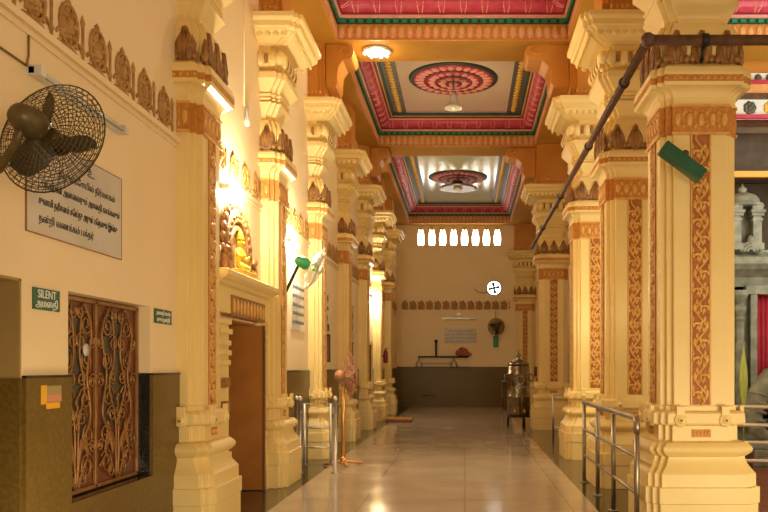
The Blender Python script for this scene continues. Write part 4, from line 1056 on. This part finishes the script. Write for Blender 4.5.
# painted entablature and roof edge above the shrine
rt = thing('painted_entablature', 'brightly painted banded entablature above the shrine at the upper right', 'entablature', (5.0, 14.4, 5.0))
def band_(k, z0, z1, y, nm): return nb(k).box(2.75, 8.0, y, 15.6, z0, z1).build(nm, None, rt)
band_('dkwood', 5.08, 5.82, 14.4, 'timber_board')
band_('pink', 5.82, 5.93, 14.30, 'pink_band'); band_('red', 5.93, 6.0, 14.24, 'crimson_band')
band_('grout', 6.0, 6.30, 14.36, 'white_band'); band_('pipe', 6.30, 6.39, 14.28, 'brown_band')
band_('tongue', 6.39, 6.56, 14.32, 'carved_band'); band_('red', 6.56, 6.61, 14.22, 'thin_band')
band_('grout', 6.61, 6.77, 14.34, 'leaf_band'); band_('orange', 6.77, 7.4, 14.4, 'top_band')
for k in range(14):
    b = B(); x = 2.95 + 0.36*k; b.use('yellow' if k % 2 else 'slate')
    for j in range(7):
        t = 2*PI*j/7; b.blob((x+0.07*math.cos(t), 14.35, 6.15+0.07*math.sin(t)), (0.055, 0.02, 0.055), None, 7, 4)
    b.blob((x, 14.34, 6.15), (0.05, 0.03, 0.05), None, 7, 4)
    b.build('flower_medallion', None, rt)
for k in range(26): nb('slate').blob((2.85+0.2*k, 14.33, 6.68), (0.07, 0.02, 0.07), None, 7, 4).build('leaf_ornament', None, rt)
rt = thing('roof_eave', 'sloping dark timber eave with a mustard edge bar above the shrine', 'roof', (5.0, 13.9, 5.0))
nb('dkwood').prism([(2.75, 14.35, 5.95), (8.0, 14.35, 5.95), (8.0, 14.35, 5.85), (2.75, 14.35, 5.85)], (0, -0.5, -0.3)).build('eave_board', None, rt)
nb('mustard').box(2.75, 8.0, 13.75, 13.85, 4.77, 4.87).build('edge_bar', None, rt)
nb('dkwood').box(2.75, 8.0, 13.85, 14.4, 4.80, 4.87).box(2.75, 8.0, 14.36, 14.42, 4.8, 5.1).build('soffit_board', None, rt)

# right hand walls and roof beyond the shrine
struct(nb('dkwood').box(2.75, 9.0, 16.0, 16.2, 0, 7.9).build('wall_back'))
struct(nb('wall').box(3.6, 3.8, 16.2, 30.0, 0, 7.9).build('wall_right'))
b = nb('wall'); b.box(-2.86, 7.2, -3.0, -2.8, 3.3, 7.9).box(-2.86, -2.2, -3.0, -2.8, 0, 3.3)
struct(b.build('wall_front'))
struct(nb('ceil').box(-2.86, 7.2, -3.0, 6.85, ZC, ZC+0.1).build('ceiling_entrance'))
struct(nb('ceil').box(2.54, 3.6, 16.2, 30.0, 7.5, 7.6).build('ceiling_aisle'))

# ------------------------------------------------------------------ light
w = bpy.data.worlds.new('World'); scn.world = w; w.use_nodes = True
bg = w.node_tree.nodes['Background']
bg.inputs['Color'].default_value = (1.0, 0.76, 0.44, 1); bg.inputs['Strength'].default_value = 0.58

def light(kind, loc, energy, color, size=0.3, to=None, size_y=None, name='lamp_or_fill_light', spread=None):
    l = bpy.data.lights.new(name, kind); l.energy = energy; l.color = color
    if kind == 'AREA':
        l.shape = 'RECTANGLE'; l.size = size; l.size_y = size_y or size
        if spread: l.spread = spread
    else: l.shadow_soft_size = size
    o = bpy.data.objects.new(name, l); col.objects.link(o); o.location = loc
    if to: o.rotation_euler = (Vector(to) - Vector(loc)).to_track_quat('-Z', 'Y').to_euler()
    return o
WARM = (1.0, 0.74, 0.38)
for y, z, _ in tubes:
    light('POINT', (XW+0.22, y, z-0.02), 85, (1.0, 0.88, 0.62), 0.08)
light('POINT', (-1.48, 13.45, ZB-0.15), 15, WARM, 0.1)
for y, e in ((10.4, 40), (16.4, 40), (24.0, 38)): light('POINT', (-0.24, y, 5.6), e, WARM, 0.15)  # added warm fills under the ceiling, no lit fixture
# added fills for pillar bases and left wall; daylight from the right court
light('AREA', (3.0, 4.4, 0.55), 33, (1.0, 0.82, 0.50), 1.2, (2.2, 7.1, 0.4), 0.7, 'pillar_base_fill')  # added fill that brightens the nearest right pillar base
light('AREA', (2.6, -1.4, 1.5), 105, (1.0, 0.82, 0.54), 2.2, (-2.4, 6.5, 1.2), 1.6, 'entrance_fill')  # added fill behind the camera, lifts the left wall
light('AREA', (-1.75, 4.1, 0.45), 9, (1.0, 0.82, 0.50), 0.7, (-2.35, 7.0, 0.45), 0.5, 'left_base_fill')  # added low fill for the nearest left pilaster base
light('POINT', (2.2, 8.75, 2.2), 11, (1.0, 0.84, 0.46), 0.1)  # added fill on the second right pillar, hidden behind the first
light('POINT', (2.1, 11.6, 2.3), 32, (1.0, 0.86, 0.46), 0.1)  # unseen fill added to brighten the third right pillar
light('AREA', (6.4, 10.5, 4.5), 130, (1.0, 0.97, 0.80), 2.5, (4.8, 14.0, 5.8), 3.0, 'court_daylight')

# ------------------------------------------------------------------ camera: level, shifted view
F = 800.0
cam = bpy.data.cameras.new('Camera'); co = bpy.data.objects.new('Camera', cam); col.objects.link(co)
co.location = (0, 0, 1.5); co.rotation_euler = (PI/2, 0, 0)
cam.sensor_width = 36.0; cam.lens = 36.0*F/768.0
cam.shift_x = -(465-384)/768.0; cam.shift_y = (367-256)/768.0
cam.clip_end = 200
scn.camera = co
vs = scn.view_settings
vs.view_transform = 'Standard'; vs.look = 'None'; vs.gamma = 1.0; vs.use_curve_mapping = False
vs.exposure = 0.40
